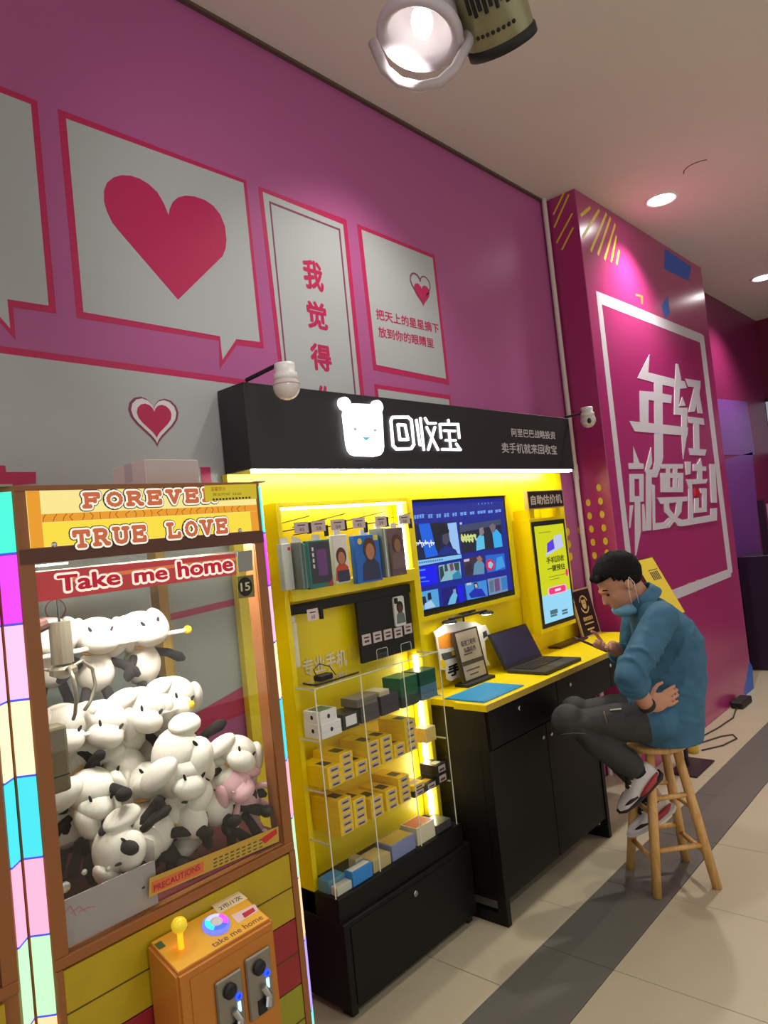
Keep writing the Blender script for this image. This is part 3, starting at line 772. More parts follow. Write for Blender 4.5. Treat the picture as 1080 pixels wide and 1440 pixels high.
# bottom tray
zt = 0.421
m_skyb = mat('box_sky', S(30, 140, 225), .35)
def loose(name, x0, y0, wx, dy, h, m, label, cat='box', z=zt, top=None):
    t = thing(name, label, cat, (x0+wx/2, y0, z))
    obj('carton', bx(x0, x0+wx, y0, y0+dy, z, z+h, bev=.0015), m, t)
    if top: obj('top_picture', bx(x0+.006, x0+wx-.006, y0+.008, y0+dy-.008, z+h, z+h+.0006), top, t)
    return t
loose('carton', 1.71, 2.0, .085, .06, .045, mat('box_steelblue', S(90, 150, 180), .35), 'pale blue carton in the back left corner of the tray', top=m_skyb)
loose('carton', 1.715, 1.962, .075, .035, .03, mat('box_foil', S(205, 205, 190), .3), 'crumpled silvery pack in front at the tray corner')
loose('carton', 1.795, 1.96, .105, .045, .052, m_skyb, 'bright blue carton standing at the tray front', top=m_wb)
loose('carton', 1.91, 1.965, .10, .085, .045, mat('box_tan', S(190, 175, 120), .45), 'tan carton lying flat in the tray', top=mat('pic_cream', S(215, 200, 140), .5))
loose('carton', 2.02, 1.965, .14, .09, .06, mat('box_lavender', S(130, 140, 190), .35), 'lavender blue box with golden picture in the tray', top=mat('pic_gold', S(205, 180, 90), .4))
loose('carton', 1.865, 2.012, .04, .04, .06, mat('box_beige', S(190, 182, 150), .4), 'small beige upright pack behind the blue carton')
loose('carton', 2.175, 1.965, .115, .09, .07, mat('box_ivory', S(225, 220, 190), .35), 'ivory box with orange floral picture in the tray', top=m_or)
loose('carton', 2.30, 1.965, .10, .085, .035, m_gry, 'low grey box under the light strip at the tray end', top=m_cgrey)
# ---- the desk
DX0, DX1, DY, DZ = 2.482, 4.26, 1.755, 0.94
dk = thing('service_desk', 'long desk with yellow top and black drawers fixed below the screens', 'desk', (DX0, DY, 0))
b = B()
dpl = Pl((0, 0, DZ-.028), (1, 0, 0), (0, 1, 0))
poly(b, dpl, [(DX0-.03, DY), (DX1, DY), (DX1, PAN_Y-.004), (DX0-.003, PAN_Y-.004), (DX0-.003, 1.925), (DX0-.03, 1.925)], 0, .027)
obj('desk_top', b, m_yel, dk)
obj('front_edging', bx(DX0-0.03, DX1, DY-0.002, DY, DZ-0.028, DZ-0.001), m_yed, dk)
obj('carcass', bx(DX0+0.002, DX1-0.02, DY+0.035, PAN_Y-0.006, 0.735, DZ-0.0285), m_blk, dk)
for i, (x0, x1) in enumerate(((DX0+0.01, 3.07), (3.076, 3.66), (3.666, DX1-0.03))):
    d = obj('drawer', bx(x0, x1, DY+0.017, DY+0.035, 0.742, DZ-0.034, bev=0.001), m_blk, dk)
    a_ = (x0+x1)/2
    if i == 0: a_, _ = front(DY+0.017).px(729, 988)
    if i == 1: a_, _ = front(DY+0.017).px(800, 955)
    if i == 2: a_, _ = front(DY+0.017).px(857, 930)
    obj('lock', lathe(B(), (a_, DY+0.017, 0.86), (0, -1, 0), [(0.011, 0), (0.011, 0.005), (0.008, 0.007), (0, 0.007)], 16), m_chr, d)
cbx = obj('lower_cabinet', bx(DX0+0.03, 3.46, DY+0.05, PAN_Y-0.006, 0.10, 0.7345), m_blk, dk)
for x0, x1, lx in ((DX0+0.032, 2.965, 2.93), (2.971, 3.458, 3.005)):
    d = obj('cabinet_door', bx(x0, x1, DY+0.036, DY+0.05, 0.105, 0.728, bev=0.001), m_blk, dk)
    a_, z_ = front(DY+0.036).px(*((768, 1034) if lx < 2.97 else (778, 1030)))
    obj('lock', lathe(B(), (lx, DY+0.036, z_), (0, -1, 0), [(0.010, 0), (0.010, 0.005), (0.007, 0.007), (0, 0.007)], 16), m_chr, d)
for x in (DX0+0.002, 3.462):
    obj('side_leg', bx(x, x+0.028, DY+0.03, DY+0.075, 0.0, 0.7345, bev=0.001), m_blk, dk)
    obj('foot_rail', bx(x, x+0.028, DY+0.0755, PAN_Y-0.02, 0.0, 0.05, bev=0.001), m_blk, dk)
obj('side_panel', bx(DX0+0.002, DX0+0.0295, DY+0.076, PAN_Y-0.02, 0.10, 0.7345), m_blk, dk)

# ---- television
TX0, TX1, TZ0, TZ1, TY = 2.515, 3.318, 1.30, 1.842, 2.10
tv = thing('television', 'wall television showing a blue streaming menu in a yellow surround', 'television', (TX0, TY, TZ0))
fw = 0.03
for nm, a in (('surround', (TX0-fw, TX1+fw, TZ1, TZ1+0.02)), ('surround', (TX0-fw, TX1+fw, TZ0-0.02, TZ0)), ('surround', (TX0-fw, TX0, TZ0, TZ1)), ('surround', (TX1, TX1+fw, TZ0, TZ1))):
    obj(nm, bx(a[0], a[1], TY-0.012, PAN_Y-0.002, a[2], a[3]), m_yel, tv)
obj('housing', bx(TX0+.001, TX1-.001, TY, PAN_Y-0.003, TZ0+.001, TZ1-.001), m_blk2, tv)
TVP = front(TY)
def tq(pts): return [TVP.px(*p) for p in cr(570, 690, .14815, pts)]
def tpoly(name, pts, col, parent, d, st=1.0):
    return obj(name, poly(B(), TVP, tq(pts), d, 0.0006), glow('scr_%02x%02x%02x' % col, S(*col), st), parent)
scr = obj('screen', rect(B(), TVP, TX0+.012, TX1-.02, TZ0+.03, TZ1-.012, 0, .002), glow('scr_menu', S(16, 34, 140), 1.0), tv)
d1 = .002
for x0, x1, y0, y1 in ((80,178,235,270),(213,258,228,262),(292,338,225,258),(364,416,218,252),(443,490,212,245),(518,583,207,236),(610,655,202,228),(682,762,195,222),(782,828,189,215),(850,910,182,208)):
    yy = (y1-y0)
    b = B(); n = max(2, int((x1-x0)/22))
    for i in range(n):
        xa = x0+(x1-x0)*i/n; xb = x0+(x1-x0)*(i+.8)/n; dy = -(x1-x0)*.14*i/n
        stroke(b, TVP, tq([(xa, y0+dy+4), (xb, y0+dy+2)]), .004, d1, .0005, rnd=False)
        stroke(b, TVP, tq([(xa, y0+dy+yy*.5), (xb, y0+dy+yy*.5-2)]), .004, d1, .0005, rnd=False)
        stroke(b, TVP, tq([(xa+2, y1+dy-4), (xb, y1+dy-6)]), .004, d1, .0005, rnd=False)
        stroke(b, TVP, tq([((xa+xb)/2, y0+dy+2), ((xa+xb)/2+3, y1+dy-2)]), .004, d1, .0005, rnd=False)
    obj('menu_word', b, glow('scr_word', S(120, 170, 240), 1.0), scr)
b = B()
for x in (690, 725, 755, 785, 815): disc(b, TVP, *tq([(x, 125-(x-690)*.06)])[0], .005, d=d1, t=.0005, n=8)
obj('status_icons', b, glow('scr_icon', S(90, 130, 210), 1.0), scr)
# big picture left
g = tpoly('picture', [(50,322),(478,290),(522,600),(85,680)], (20, 30, 66), scr, d1)
tpoly('blue_light', [(120,318),(225,310),(308,615),(190,640)], (14, 96, 220), g, d1+.0006)
tpoly('pale_light', [(395,312),(478,300),(518,600),(470,600),(420,480)], (150, 190, 240), g, d1+.0008)
tpoly('person_hair', [(240,320),(300,300),(380,320),(410,380),(405,450),(330,420),(330,560),(290,570),(255,430)], (20, 22, 40), g, d1+.0012)
tpoly('person_face', [(345,420),(405,400),(412,470),(385,520),(350,500)], (70, 66, 84), g, d1+.0018)
tpoly('person_coat', [(300,620),(320,560),(385,520),(470,560),(492,600)], (18, 40, 130), g, d1+.0024)
b = B()
for k in range(11):
    x = 72+k*18; stroke(b, TVP, tq([(x, 470+(k % 3)*18), (x+9, 540-(k % 4)*14)]), .006, d1+.003, .0005, rnd=False); stroke(b, TVP, tq([(x, 505), (x+16, 492)]), .005, d1+.0036, .0005, rnd=False)
obj('title_script', b, glow('scr_white', S(235, 240, 250), 1.0), g)
tpoly('caption_bar', [(85,668),(522,605),(527,640),(92,722)], (130, 190, 235), scr, d1+.003)
b = B()
for k in range(12): stroke(b, TVP, tq([(100+k*21, 690-k*3), (114+k*21, 687-k*3)]), .008, d1+.0042, .0005, rnd=False)
obj('caption_words', b, glow('scr_caption_ink', S(70, 110, 170), 1.0), scr)
# right big picture
g = tpoly('picture', [(500,330),(905,280),(920,535),(535,600)], (26, 30, 52), scr, d1)
tpoly('crowd', [(510,330),(900,270),(905,320),(515,400)], (60, 70, 100), g, d1+.0006)
b = B()
for k in range(9): stroke(b, TVP, tq([(525+(k % 5)*30, 415+(k//5)*45), (550+(k % 5)*30, 470+(k//5)*15)]), .012, d1+.001, .0005, rnd=False)
stroke(b, TVP, tq([(520, 450), (665, 425)]), .012, d1+.002, .0005, rnd=False)
obj('title_script', b, glow('scr_lime', S(200, 215, 130), 1.0), g)
tpoly('person_shirt', [(670,460),(700,420),(740,430),(750,550),(670,572)], (90, 190, 225), g, d1+.0012)
tpoly('person_head', [(695,360),(730,345),(742,400),(720,435),(700,420)], (130, 120, 130), g, d1+.0018)
tpoly('person_shirt', [(820,400),(860,365),(905,420),(918,530),(840,545)], (50, 170, 235), g, d1+.0012)
tpoly('person_head', [(790,340),(820,310),(850,330),(845,390),(815,400)], (110, 100, 115), g, d1+.0018)
def pic(pts, base, bits):
    g = tpoly('picture', pts, base, scr, d1)
    for i, (q, c) in enumerate(bits): tpoly('picture_patch', q, c, g, d1+.0007*(i+1))
tpoly('blue_card', [(100,735),(290,705),(302,880),(122,918)], (10, 20, 235), scr, d1)
b = B()
for (x0, y0, x1) in ((108,760,185),(112,832,188),(114,868,222)): stroke(b, TVP, tq([(x0, y0), (x1, y0-10)]), .008 if y0 != 868 else .004, d1+.0008, .0005, rnd=False)
obj('card_words', b, glow('scr_cardword', S(70, 130, 250), 1.0), scr)
pic([(312,712),(515,672),(530,830),(330,865)], (130, 180, 190), [([(318,725),(350,715),(365,800),(330,860)], (40, 60, 70)), ([(365,705),(385,690),(400,760),(370,770)], (60, 60, 70)), ([(410,700),(440,685),(455,750),(425,765)], (120, 60, 90)), ([(450,690),(500,680),(505,760),(470,760)], (50, 70, 80)), ([(440,800),(500,750),(528,830),(440,845)], (40, 130, 170))])
pic([(540,650),(735,612),(750,790),(565,820)], (60, 44, 66), [([(650,700),(700,640),(745,700),(745,790),(640,800)], (90, 140, 170)), ([(670,640),(700,615),(725,650),(700,690)], (150, 110, 100)), ([(560,720),(620,690),(640,780),(570,810)], (40, 36, 56))])
pic([(755,615),(935,595),(948,745),(775,780)], (30, 100, 200), [([(760,670),(800,645),(845,680),(840,740),(790,765),(762,730)], (200, 40, 70)), ([(780,685),(805,670),(830,700),(810,740),(785,730)], (150, 190, 225)), ([(860,640),(910,620),(940,720),(850,760)], (60, 150, 225))])
pic([(130,965),(305,930),(322,1100),(152,1138)], (80, 160, 215), [([(155,1010),(185,1000),(200,1070),(165,1090)], (30, 36, 60)), ([(205,975),(235,965),(245,1030),(210,1040)], (26, 30, 50)), ([(180,1070),(240,1040),(280,1100),(180,1125)], (170, 200, 225))])
pic([(340,930),(540,890),(555,1060),(360,1100)], (20, 20, 110), [([(420,1020),(460,950),(490,990),(470,1070),(400,1085)], (100, 180, 225)), ([(480,900),(540,890),(552,1050),(510,1060)], (10, 20, 220)), ([(445,940),(470,930),(475,970),(450,975)], (130, 150, 200))])
pic([(562,885),(765,848),(780,1000),(585,1040)], (60, 140, 215), [([(600,980),(650,930),(720,930),(765,1000),(620,1020)], (24, 40, 170)), ([(640,875),(675,868),(690,920),(650,930)], (40, 44, 70)), ([(650,890),(672,885),(680,918),(658,922)], (180, 170, 180))])
pic([(775,840),(958,805),(970,950),(795,995)], (110, 140, 180), [([(840,840),(885,830),(895,945),(850,960)], (110, 70, 120)), ([(900,830),(955,812),(968,930),(915,945)], (50, 120, 190)), ([(790,860),(830,850),(835,960),(800,970)], (90, 110, 130))])
for q in ([(545,655),(595,645),(597,668),(547,678)], [(570,880),(615,872),(617,893),(572,901)], [(505,302),(525,300),(526,322),(507,324)]):
    tpoly('badge', q, (190, 190, 200), scr, d1+.005)

# ---- self-service appraisal terminal
AX0, AX1, AY = 3.46, 3.86, 2.045
ap = thing('appraisal_terminal', 'yellow wall terminal with tall touchscreen under a black header sign', 'terminal', (AX0, AY, 1.06))
obj('body', bx(AX0, AX1, AY, PAN_Y-0.002, 1.062, 1.70, bev=0.002), m_yel, ap)
for x in (AX0+0.03, AX1-0.07):
    obj('bracket', bx(x, x+0.05, AY+0.01, PAN_Y-0.002, 1.70, 1.752), m_yel, ap)
hd = obj('header_board', bx(AX0+0.0, AX1+0.012, AY-0.004, AY+0.02, 1.752, 1.857), mat('header_edge', S(200, 175, 110), .4), ap)
AP = front(AY)
HP = front(AY-0.004)
hb = obj('header_face', rect(B(), HP, AX0+.008, AX1+.005, 1.758, 1.851, 0, .001), mat('header_black', S(42, 28, 30), .4), ap)
textobj('header_words', '自助估价机', HP, AX0+.03, 1.775, AX1-AX0-.045, .056, mat('header_ink', S(210, 195, 185), .5), hb, .001, .0008, .03)
obj('bezel', rect(B(), AP, AX0+.012, AX1-.012, 1.088, 1.682, 0, .006), m_blk2, ap)
def aq(pts): return [AP.px(*p) for p in cr(690, 660, .16667, pts)]
s0, s1, r0, r1 = AX0+.032, AX1-.034, 1.112, 1.655
ts = obj('touchscreen', rect(B(), AP, s0, s1, r0, r1, .006, .001), glow('ap_lime', S(206, 212, 20), 1.0), ap)
obj('lower_band', rect(B(), AP, s0, s1, r0, r0+.155, .007, .0006), glow('ap_sky', S(150, 215, 245), 1.0), ts)
sw, shh = s1-s0, r1-r0
ph = obj('phone_picture', poly(B(), AP, [(s0+.32*sw, r1-.30*shh), (s0+.36*sw, r1-.19*shh), (s0+.58*sw, r1-.15*shh), (s0+.60*sw, r1-.27*shh)], .007, .0008), glow('ap_violet', S(90, 60, 225), 1.0), ts)
obj('phone_picture', poly(B(), AP, [(s0+.60*sw, r1-.25*shh), (s0+.62*sw, r1-.12*shh), (s0+.88*sw, r1-.11*shh), (s0+.9*sw, r1-.22*shh)], .007, .0008), glow('ap_pale', S(190, 200, 240), 1.0), ts)
obj('picture_stand', poly(B(), AP, [(s0+.28*sw, r1-.29*shh), (s0+.9*sw, r1-.22*shh), (s0+.92*sw, r1-.245*shh), (s0+.28*sw, r1-.32*shh)], .007, .0010), glow('ap_pale', S(190, 200, 240), 1.0), ts)
m_api = glow('ap_ink', S(50, 52, 20), 1.0)
textobj('screen_words', '手机回收', AP, s0+.27*sw, r1-.40*shh, .62*sw, .068*shh, m_api, ts, .007, .0008, .03)
textobj('screen_words', '一键预估', AP, s0+.27*sw, r1-.49*shh, .62*sw, .068*shh, m_api, ts, .007, .0008, .03)
bt = obj('button_picture', rrect(B(), AP, s0+.2*sw, s0+.86*sw, r1-.73*shh, r1-.645*shh, .02, .007, .0008), glow('ap_pink_rim', S(245, 190, 210), 1.0), ts)
obj('button_fill', rrect(B(), AP, s0+.24*sw, s0+.82*sw, r1-.72*shh, r1-.655*shh, .016, .0078, .0008), glow('ap_pink', S(236, 50, 120), 1.0), bt)
obj('button_word', rect(B(), AP, s0+.44*sw, s0+.64*sw, r1-.70*shh, r1-.675*shh, .0086, .0006), glow('ap_white', S(250, 220, 235), 1.0), bt)
b = B()
for i, (x, y, ww) in enumerate(((.12,.075,.4),(.3,.545,.6),(.3,.575,.35))): rect(b, AP, s0+x*sw, s0+(x+ww)*sw, r1-y*shh, r1-(y-.008)*shh, .007, .0006)
obj('screen_lines', b, glow('ap_line', S(140, 140, 40), 1.0), ts)
obj('balloon_picture', disc(B(), AP, s0+.93*sw, r1-.53*shh, .015, .022, .007, .0008), glow('ap_pink', S(236, 50, 120), 1.0), ts)
b = B()
for x, y, w_, h_ in ((.2,.88,.25,.045),(.2,.93,.22,.02),(.6,.91,.2,.02),(.6,.94,.2,.02)): rect(b, AP, s0+x*sw, s0+(x+w_)*sw, r1-(y+h_)*shh, r1-y*shh, .0076, .0006)
obj('screen_notes', b, glow('ap_note', S(70, 110, 120), 1.0), ts)

# ---- things on the desk
zt_ = DZ
t = thing('laptop', 'open black laptop facing the aisle on the yellow desk', 'laptop', (3.20, 1.90, zt_))
obj('base', bx(3.03, 3.39, 1.79, 2.015, zt_, zt_+.018, bev=.003), mat('laptop_black', S(36, 36, 38), .45), t)
kb_ = obj('keyboard', bx(3.055, 3.365, 1.88, 1.995, zt_+.018, zt_+.0205, bev=.001), mat('laptop_keys', S(20, 20, 22), .5), t)
for r in range(4):
    for c in range(12):
        if (r, c) in ((3, 4), (3, 5), (3, 6)): continue
        obj('key', bx(3.06+c*.0252, 3.06+c*.0252+.021, 1.885+(3-r)*.0265, 1.885+(3-r)*.0265+.022, zt_+.0205, zt_+.0225), mat('laptop_key', S(30, 30, 32), .5), kb_)
obj('touchpad', bx(3.15, 3.26, 1.80, 1.865, zt_+.018, zt_+.0188), mat('laptop_pad', S(48, 48, 50), .35), t)
lid = Pl((3.03, 2.018, zt_+.016), (1, 0, 0), (0, 0.42, 0.907))
lo = obj('lid', poly(B(), lid, [(0, 0), (.36, 0), (.36, .195), (0, .195)], -.012, .012), mat('laptop_black', S(36, 36, 38), .45), t)
obj('screen', poly(B(), lid, [(.014, .018), (.346, .018), (.346, .183), (.014, .183)], 0, .001), mat('laptop_screen', S(56, 54, 78), .2), lo)
t = thing('blue_folder', 'blue plastic folder lying at the left front of the yellow desk', 'folder', (2.65, 1.9, zt_))
m_fo = mat('folder_blue', S(40, 150, 205), .35)
obj('cover', bx(2.485, 2.81, 1.785, 2.0, zt_+.0005, zt_+.003), m_fo, t)
obj('flap', bx(2.49, 2.806, 1.788, 1.996, zt_+.0032, zt_+.005), m_fo, t)
obj('edge_line', bx(2.50, 2.80, 1.800, 1.802, zt_+.005, zt_+.0055), mat('folder_line', S(20, 100, 160), .4), t)
# brochure stand
b0, b1 = PZ(650, 957, zt_), PZ(688, 942, zt_)
yS = 2.05
bsx0, bsx1 = front(yS).px(652, 955)[0], front(yS).px(686, 940)[0]
t = thing('menu_stand', 'grey tabletop notice stand with dark frame on the desk', 'notice stand', ((bsx0+bsx1)/2, yS, zt_))
obj('foot', bx(bsx0-.01, bsx1+.015, yS-.03, yS+.05, zt_, zt_+.014, bev=.002), m_blk2, t)
ms = Pl((bsx0, yS, zt_+.014), (1, 0, 0), (0, .16, .987))
Wm, Hm = bsx1-bsx0, .245
obj('frame', poly(B(), ms, [(0, 0), (Wm, 0), (Wm, Hm), (0, Hm)], -.012, .012), mat('stand_frame', S(60, 52, 40), .3), t)
sh_ = obj('sheet', poly(B(), ms, [(.02, .01), (Wm-.014, .01), (Wm-.014, Hm-.008), (.02, Hm-.008)], 0, .001), mat('sheet_grey', S(168, 156, 136), .5), t)
obj('sheet_band', poly(B(), ms, [(.02, .078), (Wm-.014, .078), (Wm-.014, .098), (.02, .098)], .001, .0005), mat('sheet_dark', S(74, 66, 56), .5), sh_)
textobj('sheet_words', '极速工程师', ms, .045, Hm-.078, Wm-.085, .028, m_ink, sh_, .001, .0005, .02)
textobj('sheet_words', '免费保养', ms, .055, Hm-.112, Wm-.105, .028, m_ink, sh_, .001, .0005, .02)
b = B()
for z_, u0, u1 in ((.125, .05, .12), (.14, .06, .11), (.05, .04, .15), (.028, .06, .13)): rect(b, ms, u0, u1, z_, z_+.006, .001, .0005)
obj('sheet_lines', b, m_ink, sh_)
# cut-out promotion sign
yC = 2.125
CP = front(yC)
def cq(pts): return [CP.px(*p) for p in cr(590, 840, .12037, pts)]
t = thing('cutout_sign', 'white edged cut-out promotion sign leaning behind the notice stand', 'sign', (CP.px(640, 950)[0], yC, zt_))
sil = [(150,400),(185,380),(260,330),(380,280),(640,290),(720,330),(760,320),(820,440),(750,510),(760,600),(775,720),(815,790),(740,800),(560,900),(470,930),(420,940),(360,980),(310,950),(300,850),(240,840),(225,690),(200,600),(180,470)]
obj('board', poly(B(), CP, cq(sil), 0, .006), m_white, t)
obj('orange_print', poly(B(), CP, cq([(200,470),(300,420),(420,400),(440,560),(300,600),(220,600)]), .006, .0006), mat('cut_orange', S(240, 150, 50), .5), t)
obj('dark_band', poly(B(), CP, cq([(240,660),(440,610),(445,690),(260,740)]), .006, .0006), mat('cut_grey', S(90, 86, 82), .5), t)
obj('yellow_print', poly(B(), CP, cq([(360,635),(440,615),(445,665),(370,680)]), .0066, .0006), mat('cut_yellow', S(245, 215, 20), .5), t)
obj('yellow_figure', poly(B(), CP, cq([(230,740),(260,720),(300,770),(290,830),(245,830)]), .006, .0008), mat('cut_yellow', S(245, 215, 20), .5), t)
c0 = cq([(325, 940)])[0]; c1 = cq([(470, 745)])[0]
textobj('big_character', '手', CP, c0[0], c0[1], c1[0]-c0[0], c1[1]-c0[1], m_blk2, t, .006, .0012, .05)
obj('side_label', poly(B(), CP, cq([(725,410),(765,385),(785,450),(735,480)]), .006, .0006), m_ink, t)
# desk lamp
lx, ly = front(2.06).px(668, 858)[0], 2.06
t = thing('desk_lamp', 'small black task lamp with lit round head under the television', 'lamp', (lx, 2.1, zt_))
lzz = front(2.06).px(668, 862)[1]
obj('stem', tb([(lx+.005, 2.14, zt_), (lx+.005, 2.14, min(lzz+.01, 1.268)), (lx+.005, 2.09, min(lzz+.02, 1.27))], .006, 8), m_blk2, t)
for px_, py_ in ((632, 876), (684, 863)):
    q = PY(px_, py_, 2.06)
    h = obj('lamp_head', lathe(B(), q+Vector((0, 0, .012)), (0, 0, -1), [(0, 0), (.03, 0), (.036, .006), (.036, .012), (.033, .012)], 24), m_blk2, t)
    obj('diffuser', lathe(B(), q+Vector((0, 0, .012)), (0, 0, -1), [(.033, .0125), (.02, .016), (0, .017)], 24), glow('lamp_glow', (1, .95, .82), 22), h)
obj('head_bar', tb([PY(632, 876, 2.06)+Vector((0, 0, .016)), PY(684, 863, 2.06)+Vector((0, 0, .016))], .006, 8), m_blk2, t)
obj('back_plate', bx(lx-.05, lx+.06, 2.10, 2.125, lzz-.002, min(lzz+.04, 1.277)), mat('lamp_bracket', S(80, 74, 60), .4), t)
# dark flat strip at the back of the desk
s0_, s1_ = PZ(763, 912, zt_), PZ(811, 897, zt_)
tag(obj('desk_strip', bx(s0_.x, 4.02, 2.06, 2.145, zt_, zt_+.012, bev=.003), mat('strip_dark', S(58, 22, 20), .4)), 'dark flat strip lying on the desk under the terminal', 'cover')
# black certificate plaque
zb = zt_
cp = Pl((PY(818, 893, 2.09).x, 2.075, zb), (1, 0, 0), (0, .18, .984))
t = thing('certificate_plaque', 'black framed plaque with gold bear emblem leaning at the desk end', 'plaque', (cp.o.x+.12, 2.08, zb))
Wc, Hc = .235, .30
obj('frame', poly(B(), cp, [(0, 0), (Wc, 0), (Wc, Hc), (0, Hc)], -.014, .012), mat('plaque_rim', S(190, 165, 130), .35), t)
fc_ = obj('face', poly(B(), cp, [(.01, .01), (Wc-.01, .01), (Wc-.01, Hc-.01), (.01, Hc-.01)], -.002, .001), mat('plaque_black', S(24, 20, 20), .35), t)
m_gold = mat('plaque_gold', S(214, 178, 112), .4)
b = B()
for s_, e_ in ((20, 160), (200, 340)):
    stroke(b, cp, [(.118+.052*math.cos(math.radians(a)), .20+.052*math.sin(math.radians(a))) for a in range(s_, e_+1, 14)], .010, -.001, .0006, rnd=False)
obj('emblem_ring', b, m_gold, fc_)
em = obj('emblem_bear', poly(B(), cp, [(.09,.215),(.092,.232),(.106,.228),(.128,.228),(.142,.232),(.146,.215),(.142,.186),(.13,.172),(.106,.172),(.094,.186)], -.001, .0008), m_gold, fc_)
for u_ in (.108, .128): obj('emblem_eye', disc(B(), cp, u_, .205, .004, d=-.0002, t=.0006, n=8), m_blk2, em)
textobj('plaque_words', '回收宝服务', cp, .058, .098, .125, .026, m_gold, fc_, -.001, .0006, .03)
b = B(); rect(b, cp, .06, .18, .076, .084, -.001, .0006); rect(b, cp, .075, .165, .04, .05, -.001, .0006)
obj('plaque_lines', b, m_gold, fc_)
# ================================================================== CLAW MACHINES
MY, MB, MH, MC = 1.5, 2.1, 1.863, 0.033
m_mb = mat('machine_brown', S(150, 92, 44), .4, noise=.06); m_md = mat('machine_dark', S(92, 50, 32), .45)
def prism(pts, z0, z1):
    b = B(); lo_ = [b.verts.new((x, y, z0)) for x, y in pts]; hi = [b.verts.new((x, y, z1)) for x, y in pts]
    b.faces.new(lo_[::-1]); b.faces.new(hi); n = len(pts)
    for i in range(n): b.faces.new((lo_[i], lo_[(i+1) % n], hi[(i+1) % n], hi[i]))
    return b
LEDS = [(1.853, (70, 235, 200)), (1.726, (225, 70, 245)), (1.585, (255, 190, 225)), (1.435, (255, 240, 190)), (1.285, (70, 215, 225)), (1.125, (255, 175, 205)), (0.975, (190, 240, 190)), (0.82, (255, 215, 160)), (0.66, (180, 160, 250)), (0.48, (120, 230, 220)), (0.30, (255, 170, 200)), (0.06, None)]
def machine(x0, x1, label, full):
    t = thing('claw_machine', label, 'claw machine', ((x0+x1)/2, MY, 0), 'claw machines in a row')
    plan = [(x0, MY), (x1, MY), (x1+MC, MY+MC), (x1+MC, MB), (x0-MC, MB), (x0-MC, MY+MC)]
    obj('lower_cabinet', prism([(x0, MY+.006), (x1, MY+.006), (x1+MC, MY+MC+.006), (x1+MC, MB), (x0-MC, MB), (x0-MC, MY+MC+.006)], .05, .90), m_mb, t)
    obj('top_box', prism(plan, 1.715, MH), m_mb, t)
    obj('bed', prism([(x0+.03, MY+.03), (x1-.03, MY+.03), (x1+.02, MY+.08), (x1+.02, MB-.02), (x0-.02, MB-.02), (x0-.02, MY+.08)], .905, .925), mat('bed_red', S(120, 40, 50), .6), t)
    for s_, xa in ((1, x0), (-1, x1)):
        obj('corner_post', prism([(xa+s_*.028, MY), (xa+s_*.028, MY+.05), (xa-s_*MC, MY+.06), (xa-s_*MC, MY+MC), (xa, MY)], .90, 1.715), m_mb, t)
        obj('rear_post', prism([(xa+s_*.0, MB-.05), (xa-s_*MC, MB-.05), (xa-s_*MC, MB), (xa+s_*.0, MB)], .90, 1.715), mat('post_gold', S(200, 160, 70), .4), t)
        cp_ = Pl((xa, MY, 0), (-s_*.7071, .7071, 0) if s_ < 0 else (.7071, -.7071, 0), (0, 0, 1))
        L = MC*1.4142
        for (za, c), (zb_, _) in zip(LEDS, LEDS[1:]):
            u0, u1 = (.005, L-.006) if s_ < 0 else (-(L-.006), -.005)
            o = obj('led_segment', rect(B(), cp_, u0, u1, zb_+.004, za-.001, 0.0005, .003), glow('led_%02x%02x%02x' % c, S(*c), 1.25), t)
            obj('segment_line', rect(B(), cp_, u0, u1, zb_, zb_+.004, .0005, .003), glow('led_line', S(70, 80, 220), 1.2), o)
        obj('post_cap', bx(min(xa, xa-s_*.03), max(xa, xa-s_*.03), MY+.003, MY+.03, MH, MH+.004), mat('cap_grey', S(160, 155, 150), .4), t)
    obj('sill', bx(x0, x1, MY-.004, MY+.03, .90, .922, bev=.002), m_mb, t)
    obj('header_bar', bx(x0, x1, MY-.003, MY+.02, 1.703, 1.733), m_md, t)
    obj('front_glass', bx(x0+.028, x1-.028, MY+.004, MY+.008, .922, 1.703), glass('machine_glass', (.97, .98, .96), .8), t)
    return t
MX0, MX1 = .565, 1.178
mc = machine(MX0, MX1, 'claw machine with lit marquee full of white plush toys', True)
MF = front(MY)
# see-through right side and back, plain left side
obj('side_glass', bx(MX1+MC-.008, MX1+MC-.004, MY+.062, MB-.052, .905, 1.714), glass('side_glass', (.95, .97, .94), .9), mc)
obj('back_glass', bx(MX0+.024, MX1-.024, MB-.03, MB-.026, .905, 1.714), glass('side_glass', (.95, .97, .94), .9), mc)
obj('side_panel', bx(MX0-MC+.004, MX0-MC+.010, MY+.062, MB-.052, .905, 1.714), mat('panel_grey', S(190, 186, 170), .3), mc)
bp_ = obj('back_plate', bx(MX0+.022, .80, MB-.045, MB-.04, 1.33, 1.70), mat('panel_grey', S(190, 186, 170), .3), mc)
rg = front(MB-.045); ra, rb_ = rg.px(78, 857)
obj('round_notice', stroke(B(), rg, [(ra+.028*math.cos(2*PI*k/20), rb_+.028*math.sin(2*PI*k/20)) for k in range(20)], .003, 0, .0008, closed=True, rnd=False), mat('notice_red', S(170, 80, 80), .5), bp_)
obj('interior_lamp', bx(MX0+.05, MX1-.05, MY+.05, MY+.08, 1.7075, 1.7145), glow('machine_lamp', (1, .97, .9), 105), mc)
